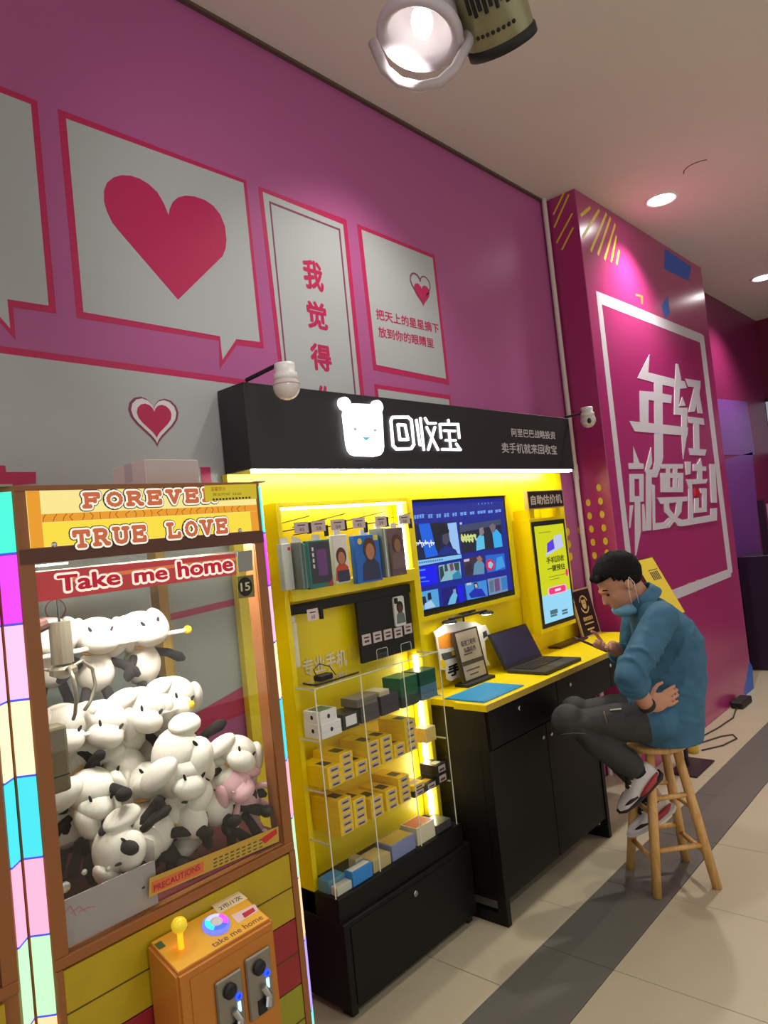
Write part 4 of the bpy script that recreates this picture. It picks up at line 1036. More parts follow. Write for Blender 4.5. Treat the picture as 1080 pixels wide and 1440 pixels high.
# marquee
mq = obj('marquee', rect(B(), MF, MX0+.022, MX1-.012, 1.735, 1.852, 0, .003), glow('marquee_light', S(255, 236, 150), .95), mc)
obj('marquee_edge', bx(MX0, MX1, MY-.004, MY, 1.852, MH), m_mb, mc)
d = .003
m_mo = mat('marquee_wood', S(60, 30, 5), .5, emit=S(240, 160, 36), estr=.9)
obj('lower_field', rect(B(), MF, MX0+.0485, MX1-.037, 1.736, 1.785, d, .0004), glow('marquee_yellow', S(255, 226, 66), .95), mq)
obj('wood_strip', rect(B(), MF, MX0+.022, MX0+.048, 1.735, 1.852, d, .0006), m_mo, mq)
obj('wood_strip', rect(B(), MF, MX0+.0485, MX1-.012, 1.786, 1.803, d, .0006), m_mo, mq)
obj('wood_strip', rect(B(), MF, MX1-.036, MX1-.012, 1.735, 1.7855, d, .0006), m_mo, mq)
b = B()
rr = random.Random(5)
for k in range(26):
    x = MX0+.05+k*.0205
    stroke(b, MF, [(x, 1.787), (x+rr.uniform(-.006, .006), 1.795), (x+rr.uniform(-.004, .01), 1.802)], .0016, d+.0006, .0003, rnd=False)
obj('wood_grain', b, glow('grain', S(190, 100, 20), .7), mq)
# slab serif letters as strokes
GL = {'F': [[(.1,0),(.1,1)],[(0,1),(.9,1)],[(.1,.52),(.65,.52)],[(-.08,0),(.32,0)],[(.9,1),(.9,.78)],[(.65,.62),(.65,.42)]],
      'E': [[(.1,0),(.1,1)],[(0,1),(.9,1)],[(.1,.52),(.65,.52)],[(0,0),(.9,0)],[(.9,1),(.9,.78)],[(.9,0),(.9,.22)],[(.65,.62),(.65,.42)]],
      'L': [[(.1,0),(.1,1)],[(-.08,1),(.32,1)],[(0,0),(.9,0)],[(.9,0),(.9,.25)]],
      'T': [[(.5,0),(.5,1)],[(0,1),(1,1)],[(0,1),(0,.76)],[(1,1),(1,.76)],[(.28,0),(.72,0)]],
      'R': [[(.1,0),(.1,1)],[(-.06,0),(.32,0)],[(0,1),(.6,1),(.78,.9),(.8,.74),(.72,.58),(.55,.5),(.1,.5)],[(.5,.5),(.78,.12),(.85,0),(1,0)]],
      'V': [[(.12,1),(.5,0),(.88,1)],[(-.05,1),(.32,1)],[(.7,1),(1.05,1)]],
      'U': [[(.12,1),(.12,.3),(.22,.08),(.5,0),(.78,.08),(.88,.3),(.88,1)],[(-.05,1),(.3,1)],[(.7,1),(1.05,1)]],
      'O': [[(.5+.46*math.sin(2*PI*k/14), .5+.5*math.cos(2*PI*k/14)) for k in range(15)]]}
def slab(word, p0, p1, hp, parent):
    a0, b0 = MF.px(*p0); a1, b1 = MF.px(*p1); h_ = MF.px(p0[0], p0[1]-hp)[1]-b0
    n = len(word); cw = (a1-a0)/n
    for i, ch in enumerate(word):
        if ch == ' ': continue
        g = None
        for (w_, off, m) in ((.0215, .0006, glow('letter_black', S(70, 40, 20), .6)), (.0175, .0020, glow('letter_white', S(255, 246, 225), 1.0)), (.0095, .0034, glow('letter_rust', S(205, 105, 66), .9))):
            b = B()
            for s_ in GL[ch]:
                stroke(b, MF, [(a0+cw*(i+.14)+cw*.66*x, b0+h_*y+(b1-b0)*i/n) for x, y in s_], w_, d+off, .0002)
            o = obj('letter' if g is None else 'letter_layer', b, m, parent if g is None else g)
            if g is None: g = o
slab('FOREVER', (114, 713), (306, 703), 17, mc)
slab('TRUE LOVE', (100, 769), (322, 747), 20, mc)
st_ = obj('notice_sticker', ppx(B(), MF, [(284, 683.5), (357, 681), (358, 702), (286, 706)], d+.006, .0006), glow('sticker_olive', S(225, 200, 40), .75), mc)
textrow('sticker_words', '温馨提示', MF, (293, 691.5), (314, 691), 6, mat('red_ink', S(200, 30, 20), .5), st_, d=d+.0066)
textrow('sticker_words', '营业时间  22:00', MF, (296, 698), (336, 695.5), 4, m_ink, st_, d=d+.0066)
b = B()
for k in range(12): rect(b, MF, *(lambda p: (p[0], p[0]+.006, p[1], p[1]+.005))(MF.px(296+k*4.6, 704.5-k*.25)), d+.0066, .0004)
obj('sticker_line', b, m_ink, st_)
for p in ((75, 766), (336, 746)):
    a_, z_ = MF.px(*p)
    obj('screw', lathe(B(), (a_, MY-.003, z_), (0, -1, 0), [(.006, 0), (.006, .002), (.003, .004), (0, .0042)], 12), m_chr, mc)
# window stickers
G = front(MY+.004)
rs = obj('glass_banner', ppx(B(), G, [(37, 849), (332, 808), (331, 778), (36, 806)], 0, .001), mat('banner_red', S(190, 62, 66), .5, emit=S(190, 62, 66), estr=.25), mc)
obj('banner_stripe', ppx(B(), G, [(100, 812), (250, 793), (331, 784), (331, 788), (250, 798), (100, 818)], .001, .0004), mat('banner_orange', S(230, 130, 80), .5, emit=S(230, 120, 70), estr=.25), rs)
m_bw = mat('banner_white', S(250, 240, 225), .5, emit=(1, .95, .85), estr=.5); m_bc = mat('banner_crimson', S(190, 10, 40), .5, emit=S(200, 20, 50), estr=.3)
for wd_, p0, p1, h_ in (('Take', (81, 836), (170, 826), 24), ('me', (189, 823), (236, 817), 15), ('home', (250, 815), (328, 804), 23)):
    for off, bo, m in ((.0015, .10, m_bw), (.0022, .035, m_bc)):
        a0, b0 = G.px(*p0); a1, b1 = G.px(*p1); hh = G.px(p0[0], p0[1]-h_)[1]-b0
        ex = .005 if bo > .05 else 0
        textobj('banner_word', wd_, G, a0-ex, b0-ex+.004, a1-a0+2*ex, hh+2*ex, m, rs, off, .0003, bo)
obj('blank_card', ppx(B(), G, [(333, 776), (354, 773.5), (355.5, 802), (335, 805)], 0, .001), mat('card_grey', S(150, 150, 146), .5), mc)
nb = obj('number_card', ppx(B(), G, [(333, 811), (356, 808), (358, 839), (335, 842)], 0, .001), mat('card_olive', S(120, 116, 66), .5), mc)
a_, z_ = G.px(344.5, 825)
nd = obj('number_disc', disc(B(), G, a_, z_, .0225, .0245, .001, .0005), m_blk2, nb)
textobj('number', '15', G, a_-.015, z_-.011, .03, .022, mat('number_ink', S(215, 205, 160), .5), nb, .0015, .0005, .02)
bl = obj('caution_strip', ppx(B(), G, [(210, 1235), (391, 1162), (392, 1183), (209, 1262)], 0, .001), mat('strip_gold', S(196, 158, 60), .5), mc)
b = B(); ppx(b, G, [(213, 1241), (286, 1211), (286, 1226), (213, 1257)], .001, .0005)
obj('strip_red', b, mat('strip_orange', S(220, 110, 60), .5), bl)
textrow('strip_words', 'PRECAUTIONS', G, (216, 1254), (281, 1225), 9, mat('strip_ink', S(160, 30, 60), .5), bl, d=.0016)
b = B()
for r in range(3):
    for k in range(9):
        p = G.px(300+k*8, 1216-k*3.4+r*5-6); rect(b, G, p[0], p[0]+.010, p[1], p[1]+.003, .001, .0005)
obj('strip_lines', b, mat('strip_green', S(70, 90, 30), .5), bl)
obj('melon_picture', ppx(B(), G, [(366, 1180), (388, 1165), (389, 1172), (372, 1186)], .001, .0008), mat('melon', S(200, 40, 40), .5), bl)
# lower front of coloured boards
cols = (S(186, 160, 20), S(150, 34, 40), S(150, 150, 30), S(150, 34, 40), S(180, 150, 30))
for k in range(5):
    z1_ = .895-k*.165
    pk = obj('plank', bx(MX0+.012, MX1-.018, MY-.002, MY+.006, z1_-.162, z1_, bev=.002), mat('plank_%d' % k, cols[k], .45, noise=.15, nscale=12), mc)
    obj('plank_groove', bx(MX0+.014, MX1-.02, MY-.0032, MY-.0022, z1_-.085, z1_-.082), mat('groove', S(90, 70, 20), .6), pk)
obj('side_trim', bx(MX0, MX0+.012, MY-.004, MY+.006, .05, .90), m_mb, mc)
obj('side_trim', bx(MX1-.018, MX1, MY-.004, MY+.006, .05, .90), m_mb, mc)
for x in (MX0+.02, MX1-.08):
    for y in (MY+.05, MB-.1): obj('foot', bx(x, x+.06, y, y+.05, 0, .05), m_blk2, mc)
# control console
KX0, KX1, KY, KZ0, KZ1 = .752, 1.003, 1.378, .835, .868
b = B()
v = [b.verts.new(p) for p in ((KX0,KY,.30),(KX1,KY,.30),(KX1,MY-.006,.30),(KX0,MY-.006,.30),(KX0,KY,KZ0),(KX1,KY,KZ0),(KX1,MY-.006,KZ1),(KX0,MY-.006,KZ1))]
for f in ((0,3,2,1),(4,5,6,7),(0,1,5,4),(1,2,6,5),(2,3,7,6),(3,0,4,7)): b.faces.new([v[i] for i in f])
bmesh.ops.bevel(b, geom=list(b.edges), offset=.006, segments=2, affect='EDGES')
kc = obj('console', b, mat('console_orange', S(190, 118, 40), .35), mc)
KT = Pl((KX0, KY, KZ0), (1, 0, 0), (0, MY-.006-KY, KZ1-KZ0))
KL = math.hypot(MY-.006-KY, KZ1-KZ0)
def kpx(x, y): return KT.px(x, y)
pt_ = obj('console_top', rect(B(), KT, .008, KX1-KX0-.008, .008, KL-.006, 0, .001), mat('console_gold', S(228, 170, 40), .35), kc)
ja, jb = kpx(255, 1334)
q = KT.pt(ja, jb)
jc = obj('joystick_stem', tb([q, q+Vector((0, 0, .035))], .006, 10), glow('stem_glow', S(255, 130, 10), 3.0), kc)
obj('joystick_ball', ell(B(), q+Vector((0, 0, .05)), .017, su=20, sv=12), mat('ball_yellow', S(235, 210, 50), .25, emit=S(235, 200, 40), estr=.3), kc, True)
ba, bb_ = kpx(304, 1302)
bt = obj('button_ring', lathe(B(), KT.pt(ba, bb_), KT.n, [(.031, 0), (.031, .006), (.026, .01), (.014, .01), (.014, .004)], 32), glow('ring_violet', S(110, 120, 255), 1.4), kc)
for k, c in enumerate(((40, 240, 220), (60, 90, 255), (230, 70, 250), (170, 170, 250))):
    obj('ring_glow', poly(B(), KT, [(ba+rr_*math.cos(math.radians(a)), bb_+rr_*math.sin(math.radians(a))) for rr_, rng in ((.0255, range(k*90+130, k*90+221, 15)), (.0145, range(k*90+220, k*90+129, -15))) for a in rng], .0102, .0006), glow('ring_%d' % k, S(*c), 1.8), bt)
obj('button', lathe(B(), KT.pt(ba, bb_), KT.n, [(.0135, .004), (.0135, .012), (.009, .015), (0, .0155)], 24), mat('button_white', S(220, 215, 220), .3), kc)
stk = obj('price_sticker', poly(B(), KT, [kpx(297, 1274), (kpx(334, 1253)[0], kpx(334, 1253)[1]), kpx(348, 1264), kpx(308, 1286)], .001, .0006), mat('sticker_cream', S(230, 210, 170), .5), kc)
a_, z_ = kpx(310, 1281)
textobj('sticker_words', '2币/1次', KT, a_, z_-.002, .062, .015, m_ink, stk, .0016, .0004, .01)
st2 = obj('rule_sticker', poly(B(), KT, [kpx(325, 1288), kpx(358, 1272), kpx(364, 1281), kpx(335, 1299)], .001, .0006), mat('sticker_pink', S(220, 190, 190), .5), kc)
obj('rule_mark', poly(B(), KT, [kpx(340, 1286), kpx(356, 1277), kpx(359, 1282), kpx(344, 1292)], .0016, .0004), mat('mark_red', S(180, 20, 40), .5), st2)
a_, z_ = .10, .014
textobj('console_words', 'take me home', KT, a_, z_, .135, .016, mat('console_ink', S(110, 66, 40), .5), kc, .001, .0004, .01)
a_, z_ = kpx(225, 1330)
obj('small_label', rect(B(), KT, a_-.008, a_+.008, z_-.010, z_+.010, .001, .0006), mat('label_green', S(60, 90, 40), .5), kc)
KF = front(KY)
obj('console_door', rect(B(), KF, .028+KX0, KX1-.012, .34, KZ0-.02, 0, .002), mat('console_orange', S(190, 118, 40), .35), kc)
for i, (p0, p1) in enumerate((((300, 1385), (334, 1440)), ((342, 1352), (368, 1412)))):
    a0, zt1 = KF.px(*p0)
    a1 = a0+.068; z1_ = zt1+.004
    cm = obj('coin_unit', bx(a0, a1, KY-.009, KY-.002, z1_-.135, z1_, bev=.003), mat('coin_metal', S(150, 145, 135), .35, metal=.8), kc)
    obj('reject_button', lathe(B(), (a0+.032, KY-.009, z1_-.03), (0, -1, 0), [(.016, 0), (.016, .006), (.012, .01), (0, .011)], 20), m_blk2, cm)
    obj('blue_lamp', lathe(B(), (a0+.052, KY-.009, z1_-.052), (0, -1, 0), [(.0075, 0), (.0075, .004), (.0045, .0045), (.0045, .003)], 16), glow('coin_blue', S(20, 50, 255), 4.0), cm)
    obj('coin_slot', bx(a0+.049, a0+.056, KY-.0115, KY-.009, z1_-.085, z1_-.064), glow('coin_white', S(190, 235, 240), 1.6), cm)
    obj('lever', tb([(a0+.038, KY-.012, z1_-.075), (a0+.046, KY-.018, z1_-.095), (a0+.04, KY-.02, z1_-.115)], .008, 10), m_chr, cm)
    obj('return_cup', bx(a0+.022, a0+.044, KY-.0115, KY-.009, z1_-.13, z1_-.10), m_blk2, cm)
# prize chute of clear boards at the left front
ch = obj('prize_chute', bx(.60, .805, 1.70, 1.704, .926, 1.06), glass('chute_clear', (.90, .90, .92), 1.2, .08), mc)
obj('chute_board', bx(.80, .804, 1.52, 1.699, .926, 1.06), glass('chute_clear', (.90, .90, .92), 1.2, .08), mc)
cb = obj('chute_front', bx(.598, .80, 1.516, 1.519, .926, 1.02), mat('chute_grey', S(176, 168, 172), .3), mc)
CB = front(1.516)
a_, z_ = CB.px(78, 1290)
b = B()
for k in range(4): stroke(b, CB, [(a_+.015*k, z_-.012*k*.3), (a_+.012+.018*k, z_+.02-.01*k), (a_+.02+.02*k, z_-.015)], .002, 0, .0004, rnd=False)
obj('red_reflection', b, mat('reflection_red', S(190, 120, 135), .5), cb)  # mirrored red lettering: a reflection drawn onto the panel as colour
a_, z_ = CB.px(90, 1247)
obj('chute_lock', lathe(B(), (a_, 1.516, z_), (0, -1, 0), [(.011, 0), (.011, .006), (.006, .008), (0, .008)], 16), m_chr, cb)
for p in ((118, 1226), (152, 1222)):
    a_, z_ = CB.px(*p)
    obj('chute_screw', lathe(B(), (a_, 1.516, z_), (0, -1, 0), [(.006, 0), (.006, .003), (0, .005)], 12), m_chr, cb)
# grey lock box on the left wall
lb0 = PY(77, 1066, 1.56)
lk = obj('lock_box', bx(lb0.x-.034, lb0.x+.030, 1.555, 1.60, lb0.z-.075, lb0.z+.065, bev=.008, seg=2), mat('lockbox', S(120, 112, 86), .45), mc)
obj('lock_symbol', stroke(B(), front(1.555), [(lb0.x-.006, lb0.z+.022), (lb0.x-.012, lb0.z+.022), (lb0.x-.012, lb0.z-.006), (lb0.x-.006, lb0.z-.006)], .004, 0, .0006, rnd=False), mat('lock_orange', S(200, 110, 40), .5), lk)
obj('lock_seam', bx(lb0.x-.03, lb0.x+.026, 1.5535, 1.555, lb0.z-.040, lb0.z-.038), m_blk2, lk)
# two prize bars
m_bar = mat('bar_white', S(235, 232, 225), .35); m_tip = mat('tip_yellow', S(240, 205, 40), .35)
BY1, BY2 = 1.745, 1.69
for Y, p in ((BY1, (262, 886)), (BY2, (266, 992))):
    e = PY(*p, Y)
    br = obj('prize_bar', tb([(MX0-MC+.011, Y, e.z), (e.x, Y, e.z)], .006, 10), m_bar, mc)
    obj('bar_tip', ell(B(), (e.x+.004, Y, e.z), .012, su=14, sv=10), m_tip, br, True)
# claw
cc = PY(86, 905, 1.66)
m_cg = mat('claw_grey', S(140, 134, 118), .35, metal=.5)
gn = obj('gantry', bx(MX0-.02, MX1+.02, 1.64, 1.68, 1.672, 1.688), m_cg, mc)
obj('cable', tb([(cc.x, cc.y, 1.672), (cc.x, cc.y, cc.z+.05)], .003, 8), m_blk2, mc)
cl = obj('claw', tb([(cc.x, cc.y, cc.z+.05), (cc.x, cc.y, cc.z-.045)], .024, 16), m_cg, mc)
obj('claw_collar', tb([(cc.x-.03, cc.y, cc.z+.052), (cc.x-.055, cc.y, cc.z+.044)], .016, 12), mat('collar_brown', S(90, 60, 50), .4), cl)
obj('claw_hub', lathe(B(), (cc.x, cc.y, cc.z-.045), (0, 0, -1), [(.016, 0), (.03, .012), (.03, .024), (.008, .034), (0, .034)], 16), m_cg, cl)
for a in (20, 140, 260):
    ca, sa = math.cos(math.radians(a)), math.sin(math.radians(a))
    obj('claw_arm', tb([(cc.x+ca*r_, cc.y+sa*r_, cc.z+z_) for r_, z_ in ((.02, -.06), (.055, -.05), (.085, -.075), (.09, -.115), (.07, -.15), (.05, -.165))], .0042, 8), m_cg, cl, True)

# neighbouring machine, mostly outside the frame
m2 = machine(MX0-2*MC-.002-(MX1-MX0), MX0-2*MC-.002, 'neighbouring claw machine whose light strip shows at the left edge', False)
obj('lower_panel', bx(MX0-.5, MX0-2*MC-.03, MY-.002, MY+.0055, .07, .893), mat('plank_0', cols[0], .45), m2)
obj('lock_box', bx(MX0-2*MC-.11, MX0-2*MC-.045, 1.53, 1.57, .93, 1.30, bev=.006), mat('panel_cream', S(190, 180, 140), .5), m2)
# carton on top of the machine
bx0 = PY(206, 677, 1.72).x; bx1 = PY(281, 675, 1.72).x; bzt = PY(240, 646, 1.72).z
t = thing('storage_carton', 'plain white carton standing on top of the claw machine', 'carton', ((bx0+bx1)/2, 1.72, MH))
obj('box', bx(bx0, bx1, 1.72, 1.90, MH+.001, bzt, bev=.002), mat('carton_white', S(215, 208, 205), .6), t)
obj('tape', bx(bx0-.0008, bx0, 1.79, 1.83, bzt-.05, bzt), mat('tape', S(190, 185, 195), .3), t)

# ---- plush toys
m_pl = mat('plush_white', S(240, 236, 226), .85, noise=.04, nscale=60, bump=.08, bscale=220)
m_pk = mat('plush_charcoal', S(34, 28, 30), .9, noise=.1, nscale=80)
m_pp = mat('plush_pink', S(236, 190, 200), .85, noise=.04, nscale=60)
def make_doll(mw=m_pl, mk=m_pk):
    t = thing('plush_dog', 'x', 'plush toy', (0, 0, 0))
    obj('body', ell(B(), (0, 0, -.042), (.043, .038, .047), su=20, sv=14), mw, t, True, True)
    b = B(); ell(b, (0, -.004, .038), (.052, .046, .040), su=20, sv=14); ell(b, (0, -.040, .026), (.040, .036, .028), su=18, sv=12)
    h = obj('head', b, mw, t, True, True)
    for s_ in (-1, 1):
        obj('ear', ell(B(), (s_*.056, -.004, .034), (.020, .030, .048), Euler((.25, s_*-.45, 0)), su=14, sv=10), mw, t, True, True)
        obj('arm', tb([(s_*.03, -.012, -.02), (s_*.055, -.026, -.03), (s_*.075, -.04, -.046), (s_*.084, -.046, -.054)], [.009, .010, .012, .005], 10), mk, t, True, True)
        lg_ = obj('leg', tb([(s_*.02, -.012, -.08), (s_*.028, -.030, -.105), (s_*.034, -.046, -.135)], [.011, .011, .013], 10), mk, t, True, True)
        obj('foot', ell(B(), (s_*.036, -.060, -.140), (.014, .024, .013), su=12, sv=8), mk, lg_, True, True)
        obj('eye', ell(B(), (s_*.022, -.046, .052), (.003, .004, .0085), Euler((-.4, s_*.5, 0)), su=8, sv=6), mk, h, True, True)
    obj('collar', lathe(B(), (0, 0, .0), (0, 0, 1), [(.026, -.004), (.031, 0), (.026, .004)], 18), mat('collar_orange', S(240, 190, 110), .7), t, True, True)
    return t
def copytree(o, parent=None):
    c = o.copy(); COL.objects.link(c); c.parent = parent
    for chd in list(o.children): copytree(chd, c)
    return c
doll0 = make_doll()
DOLLS = [
 ((135, 917), 1.80, (0, 6, -14), 1.15, 'white plush dog hanging left on the upper bar'),
 ((196, 908), 1.80, (0, -4, 14), 1.2, 'white plush dog hanging right on the upper bar'),
 ((84, 1036), 1.76, (28, 10, -10), 1.1, 'white plush dog at the left end of the lower bar'),
 ((136, 1032), 1.75, (26, 22, -8), 1.15, 'white plush dog second from the left on the lower bar'),
 ((190, 1012), 1.75, (26, 22, -4), 1.15, 'white plush dog third from the left on the lower bar'),
 ((236, 993), 1.77, (26, 20, 0), 1.1, 'white plush dog at the yellow tip of the lower bar'),
 ((292, 1052), 1.72, (20, -62, 10), 1.3, 'largest white plush dog lying across the top of the pile'),
 ((262, 1090), 1.70, (-28, 0, 0), 1.15, 'white plush dog sitting with two dark legs in the pile centre'),
 ((206, 1126), 1.70, (-22, 8, -8), 1.2, 'white plush dog below the centre of the pile, legs forward'),
 ((312, 1098), 1.68, (20, 50, -10), 1.05, 'white plush dog with raised snout at the right of the pile'),
 ((246, 1178), 1.62, (0, 84, 10), 1.2, 'white plush dog lying flat at the bottom of the pile'),
 ((322, 1140), 1.66, (-10, -8, -20), 1.0, 'white plush dog tucked in the lower right of the pile'),
 ((108, 1096), 1.76, (-30, -60, -30), 1.15, 'white plush dog behind the grey lock box'),
 ((88, 1160), 1.72, (10, 70, -30), 1.15, 'white plush dog at the left above the prize chute'),
 ((160, 1092), 1.78, (30, 50, -20), 1.15, 'white plush dog lying beside the centre, left half'),
 ((222, 1062), 1.82, (30, -60, 10), 1.15, 'white plush dog half hidden behind the lower bar'),
 ((150, 1150), 1.74, (-30, 40, 20), 1.1, 'white plush dog behind the clear chute wall'),
 ((285, 1165), 1.74, (-10, -50, 0), 1.1, 'white plush dog under the sitting one'),
 ((180, 1195), 1.66, (10, -70, 0), 1.1, 'white plush dog at the foot of the chute wall'),
 ((325, 1075), 1.72, (10, 30, -10), 1.0, 'white plush dog at the back right corner of the pile'),
 ((70, 915), 1.86, (10, 0, -20), 1.1, 'white plush dog hanging behind the claw'),
 ((250, 1120), 1.85, (30, 10, 0), 1.15, 'white plush dog at the back of the pile, low middle'),
 ((120, 1130), 1.86, (30, 10, 0), 1.15, 'white plush dog at the back left of the pile'),
]
for i, (p, Y, rot, sc, lab) in enumerate(DOLLS):
    o = doll0 if i == 0 else copytree(doll0)
    o.location = PY(*p, Y); o.rotation_euler = [math.radians(a) for a in rot]; o.scale = (sc, sc, sc)
    tag(o, lab, 'plush toy', 'plush dogs in the claw machine')
dp = make_doll(m_pp, m_pp)
dp.location = PY(350, 1155, 1.62); dp.rotation_euler = (.3, -.6, -.3); dp.scale = (.85, .85, .85)
tag(dp, 'small pink and white plush toy at the right corner of the pile', 'plush toy')
# keep every toy inside the glass
bpy.context.view_layer.update()
for o in [x for x in COL.objects if x.parent is None and x.name.startswith('plush_dog')]:
    pts = []
    stack_ = list(o.children)
    while stack_:
        c = stack_.pop(); stack_ += list(c.children)
        pts += [c.matrix_world @ Vector(q) for q in c.bound_box]
    L_ = o.location.copy()
    ex = max(0, max(p.x for p in pts)-(MX1+.022)); ez = max(0, .926-min(p.z for p in pts))
    k_ = min(1-ex/L_.x, 1-ez/(CAM_H-L_.z+ez))
    k_ = max(k_, 1-max(0, min(p.y for p in pts)-(MY+.012))/L_.y)
    sh_3 = CAM+(L_-CAM)*k_-L_
    o.location = L_+sh_3
    pts = [p+sh_3 for p in pts]
    for ax_, lo_, hi_ in ((0, MX0-.03, MX1+.026), (1, MY+.010, MB-.035), (2, .922, 1.69)):
        a_, b_ = min(p[ax_] for p in pts), max(p[ax_] for p in pts)
        if a_ < lo_: o.location[ax_] += lo_-a_
        elif b_ > hi_: o.location[ax_] -= b_-hi_
# ================================================================== STOOL AND PERSON
SX, SYY, SZ = 3.21, 1.37, 0.627
m_sw_ = wood('stool_wood', S(196, 148, 84), S(216, 172, 108), .4, (14, 14, 2.0), 5.0)
st = thing('bar_stool', 'round wooden bar stool with four splayed legs under the seated person', 'stool', (SX, SYY, 0))
obj('seat', lathe(B(), (SX, SYY, SZ), (0, 0, -1), [(0, 0), (.122, 0), (.132, .004), (.135, .012), (.132, .024), (.12, .028), (0, .028)], 40), m_sw_, st, True)
legs = []
for k in range(4):
    a = math.radians(2+90*k); ca, sa = math.cos(a), math.sin(a)
    top = Vector((SX+ca*.088, SYY+sa*.088, SZ-.026)); bot = Vector((SX+ca*.195, SYY+sa*.195, 0.0))
    legs.append((top, bot))
    obj('leg', tb([top, top.lerp(bot, .5), bot], [.020, .022, .020], 12), m_sw_, st, True)
def legat(k, z):
    t_, b_ = legs[k % 4]; return b_.lerp(t_, z/(SZ-.026))
for k in range(4):
    for z in ((.185, .40) if k % 2 == 0 else (.145, .335)):
        obj('rung', tb([legat(k, z), legat(k+1, z)], .0115, 10), m_sw_, st, True)

FV = Vector((-.67, .74, 0)).normalized(); LV = Vector((-FV.y, FV.x, 0)); ZV = Vector((0, 0, 1))
SEAT = Vector((SX, SYY, SZ))
def MP(f, l, z): return SEAT + FV*f + LV*l + ZV*z
def loft(bm, rings, seg=20):
    """rings: (centre, axis_a, axis_b)"""
    R_ = []
    for c, a, b in rings:
        R_.append([bm.verts.new(c+a*math.cos(2*PI*k/seg)+b*math.sin(2*PI*k/seg)) for k in range(seg)])
    for p, q in zip(R_, R_[1:]):
        for k in range(seg): bm.faces.new((p[k], p[(k+1) % seg], q[(k+1) % seg], q[k]))
    bm.faces.new(R_[0][::-1]); bm.faces.new(R_[-1])
    return bm
def limb(bm, pts, rs, seg=14):
    pts = [Vector(p) for p in pts]
    tube(bm, pts, rs, seg)
    for p, r in zip(pts, rs): ell(bm, p, r*.995, su=12, sv=8)
    return bm
def fuse(name, bm, m, parent, voxel=.006, smooth=6, fac=.5):
    """one continuous skin over overlapping closed pieces"""
    o = obj(name, bm, m, parent)
    rm = o.modifiers.new('r', 'REMESH'); rm.mode = 'VOXEL'; rm.voxel_size = voxel
    sm = o.modifiers.new('s', 'SMOOTH'); sm.factor = fac; sm.iterations = smooth
    bpy.context.view_layer.update()
    dg = bpy.context.evaluated_depsgraph_get()
    me = bpy.data.meshes.new_from_object(o.evaluated_get(dg))
    o.modifiers.clear(); o.data = me
    for p in me.polygons: p.use_smooth = True
    if not me.materials: me.materials.append(m)
    return o
m_skin = mat('skin', S(196, 140, 112), .5, noise=.05, nscale=30)
m_shirt = mat('shirt_teal', S(54, 102, 132), .75, noise=.06, nscale=14, bump=.8, bscale=9, bdist=.05, bdet=1)
m_tr = mat('trousers_grey', S(52, 52, 52), .8, noise=.08, nscale=18, bump=.6, bscale=12, bdist=.03, bdet=1)
m_hair = mat('hair_black', S(9, 8, 9), .7, noise=.3, nscale=90, bump=.6, bscale=120, spec=.2)
pe = thing('person', 'seated person in teal shirt and dark trousers looking down at a phone', 'person', (SX, SYY, SZ))
# head frame: nodding forward
HC = MP(.082, 0, .735); NOD = math.radians(30)
HX = FV*math.cos(NOD) - ZV*math.sin(NOD); HZ = ZV*math.cos(NOD)+FV*math.sin(NOD)
HR = Matrix((HX, LV, HZ)).transposed()
def hp(x, y, z): return HC + HX*x + LV*y + HZ*z
b = B()
ell(b, hp(-.012, 0, .022), (.104, .079, .098), HR, 24, 16)            # skull
ell(b, hp(.028, 0, -.035), (.070, .066, .088), HR, 20, 14)             # face
ell(b, hp(.055, 0, -.100), (.034, .036, .026), HR, 16, 10)             # chin
ell(b, hp(.010, 0, -.075), (.062, .058, .045), HR, 16, 10)             # jaw
ell(b, hp(.088, 0, .012), (.016, .05, .012), HR, 14, 8)                # brow
tube(b, [hp(.088, 0, .002), hp(.102, 0, -.022), hp(.112, 0, -.040), hp(.098, 0, -.046)], [.008, .011, .013, .009], 10)   # nose
ell(b, hp(.09, 0, -.066), (.012, .022, .007), HR, 12, 8); ell(b, hp(.087, 0, -.078), (.012, .02, .007), HR, 12, 8)       # lips
for s_ in (-1, 1):
    ell(b, hp(-.012, s_*.079, -.012), (.019, .009, .032), HR, 12, 10)  # ears
    ell(b, hp(.062, s_*.036, -.028), (.026, .020, .020), HR, 12, 8)    # cheeks
limb(b, [hp(-.03, 0, -.05), MP(.005, 0, .665), MP(-.03, 0, .60)], [.056, .055, .062])                                     # neck
# torso, pelvis and legs under the clothes
TOR = [(-.05, .0, .13, .155), (-.06, .10, .13, .16), (-.085, .22, .12, .145), (-.10, .34, .125, .15), (-.105, .45, .125, .16), (-.08, .54, .105, .17), (-.05, .595, .075, .15), (-.03, .64, .05, .07)]
def trunk(b, grow=0.0, z0=0.0):
    loft(b, [(MP(f, 0, z), (FV*(hd+grow)), LV*(hw+grow)) for f, z, hd, hw in TOR if z >= z0], 28)
trunk(b)
KL_, KR_, AL_, AR_ = MP(.42, .13, .165), MP(.33, -.10, .14), MP(.13, .10, -.09), MP(.03, -.06, -.26)
HL_, HR_ = MP(-.02, .095, .100), MP(-.02, -.095, .100)
limb(b, [HL_, KL_, AL_], [.075, .055, .038]); limb(b, [HR_, KR_, AR_], [.075, .055, .038])
SL_, EL_, WL_ = MP(-.03, .175, .575), MP(.185, .315, .375), MP(.095, .225, .215)
SR_, ER_, WR_ = MP(-.05, -.175, .565), MP(.0, -.25, .31), MP(.115, -.105, .425)
limb(b, [SL_, SL_.lerp(EL_, .5), EL_, EL_.lerp(WL_, .35), WL_], [.055, .046, .042, .042, .029])
limb(b, [SR_, SR_.lerp(ER_, .5), ER_, ER_.lerp(WR_, .35), WR_], [.055, .046, .042, .042, .029])
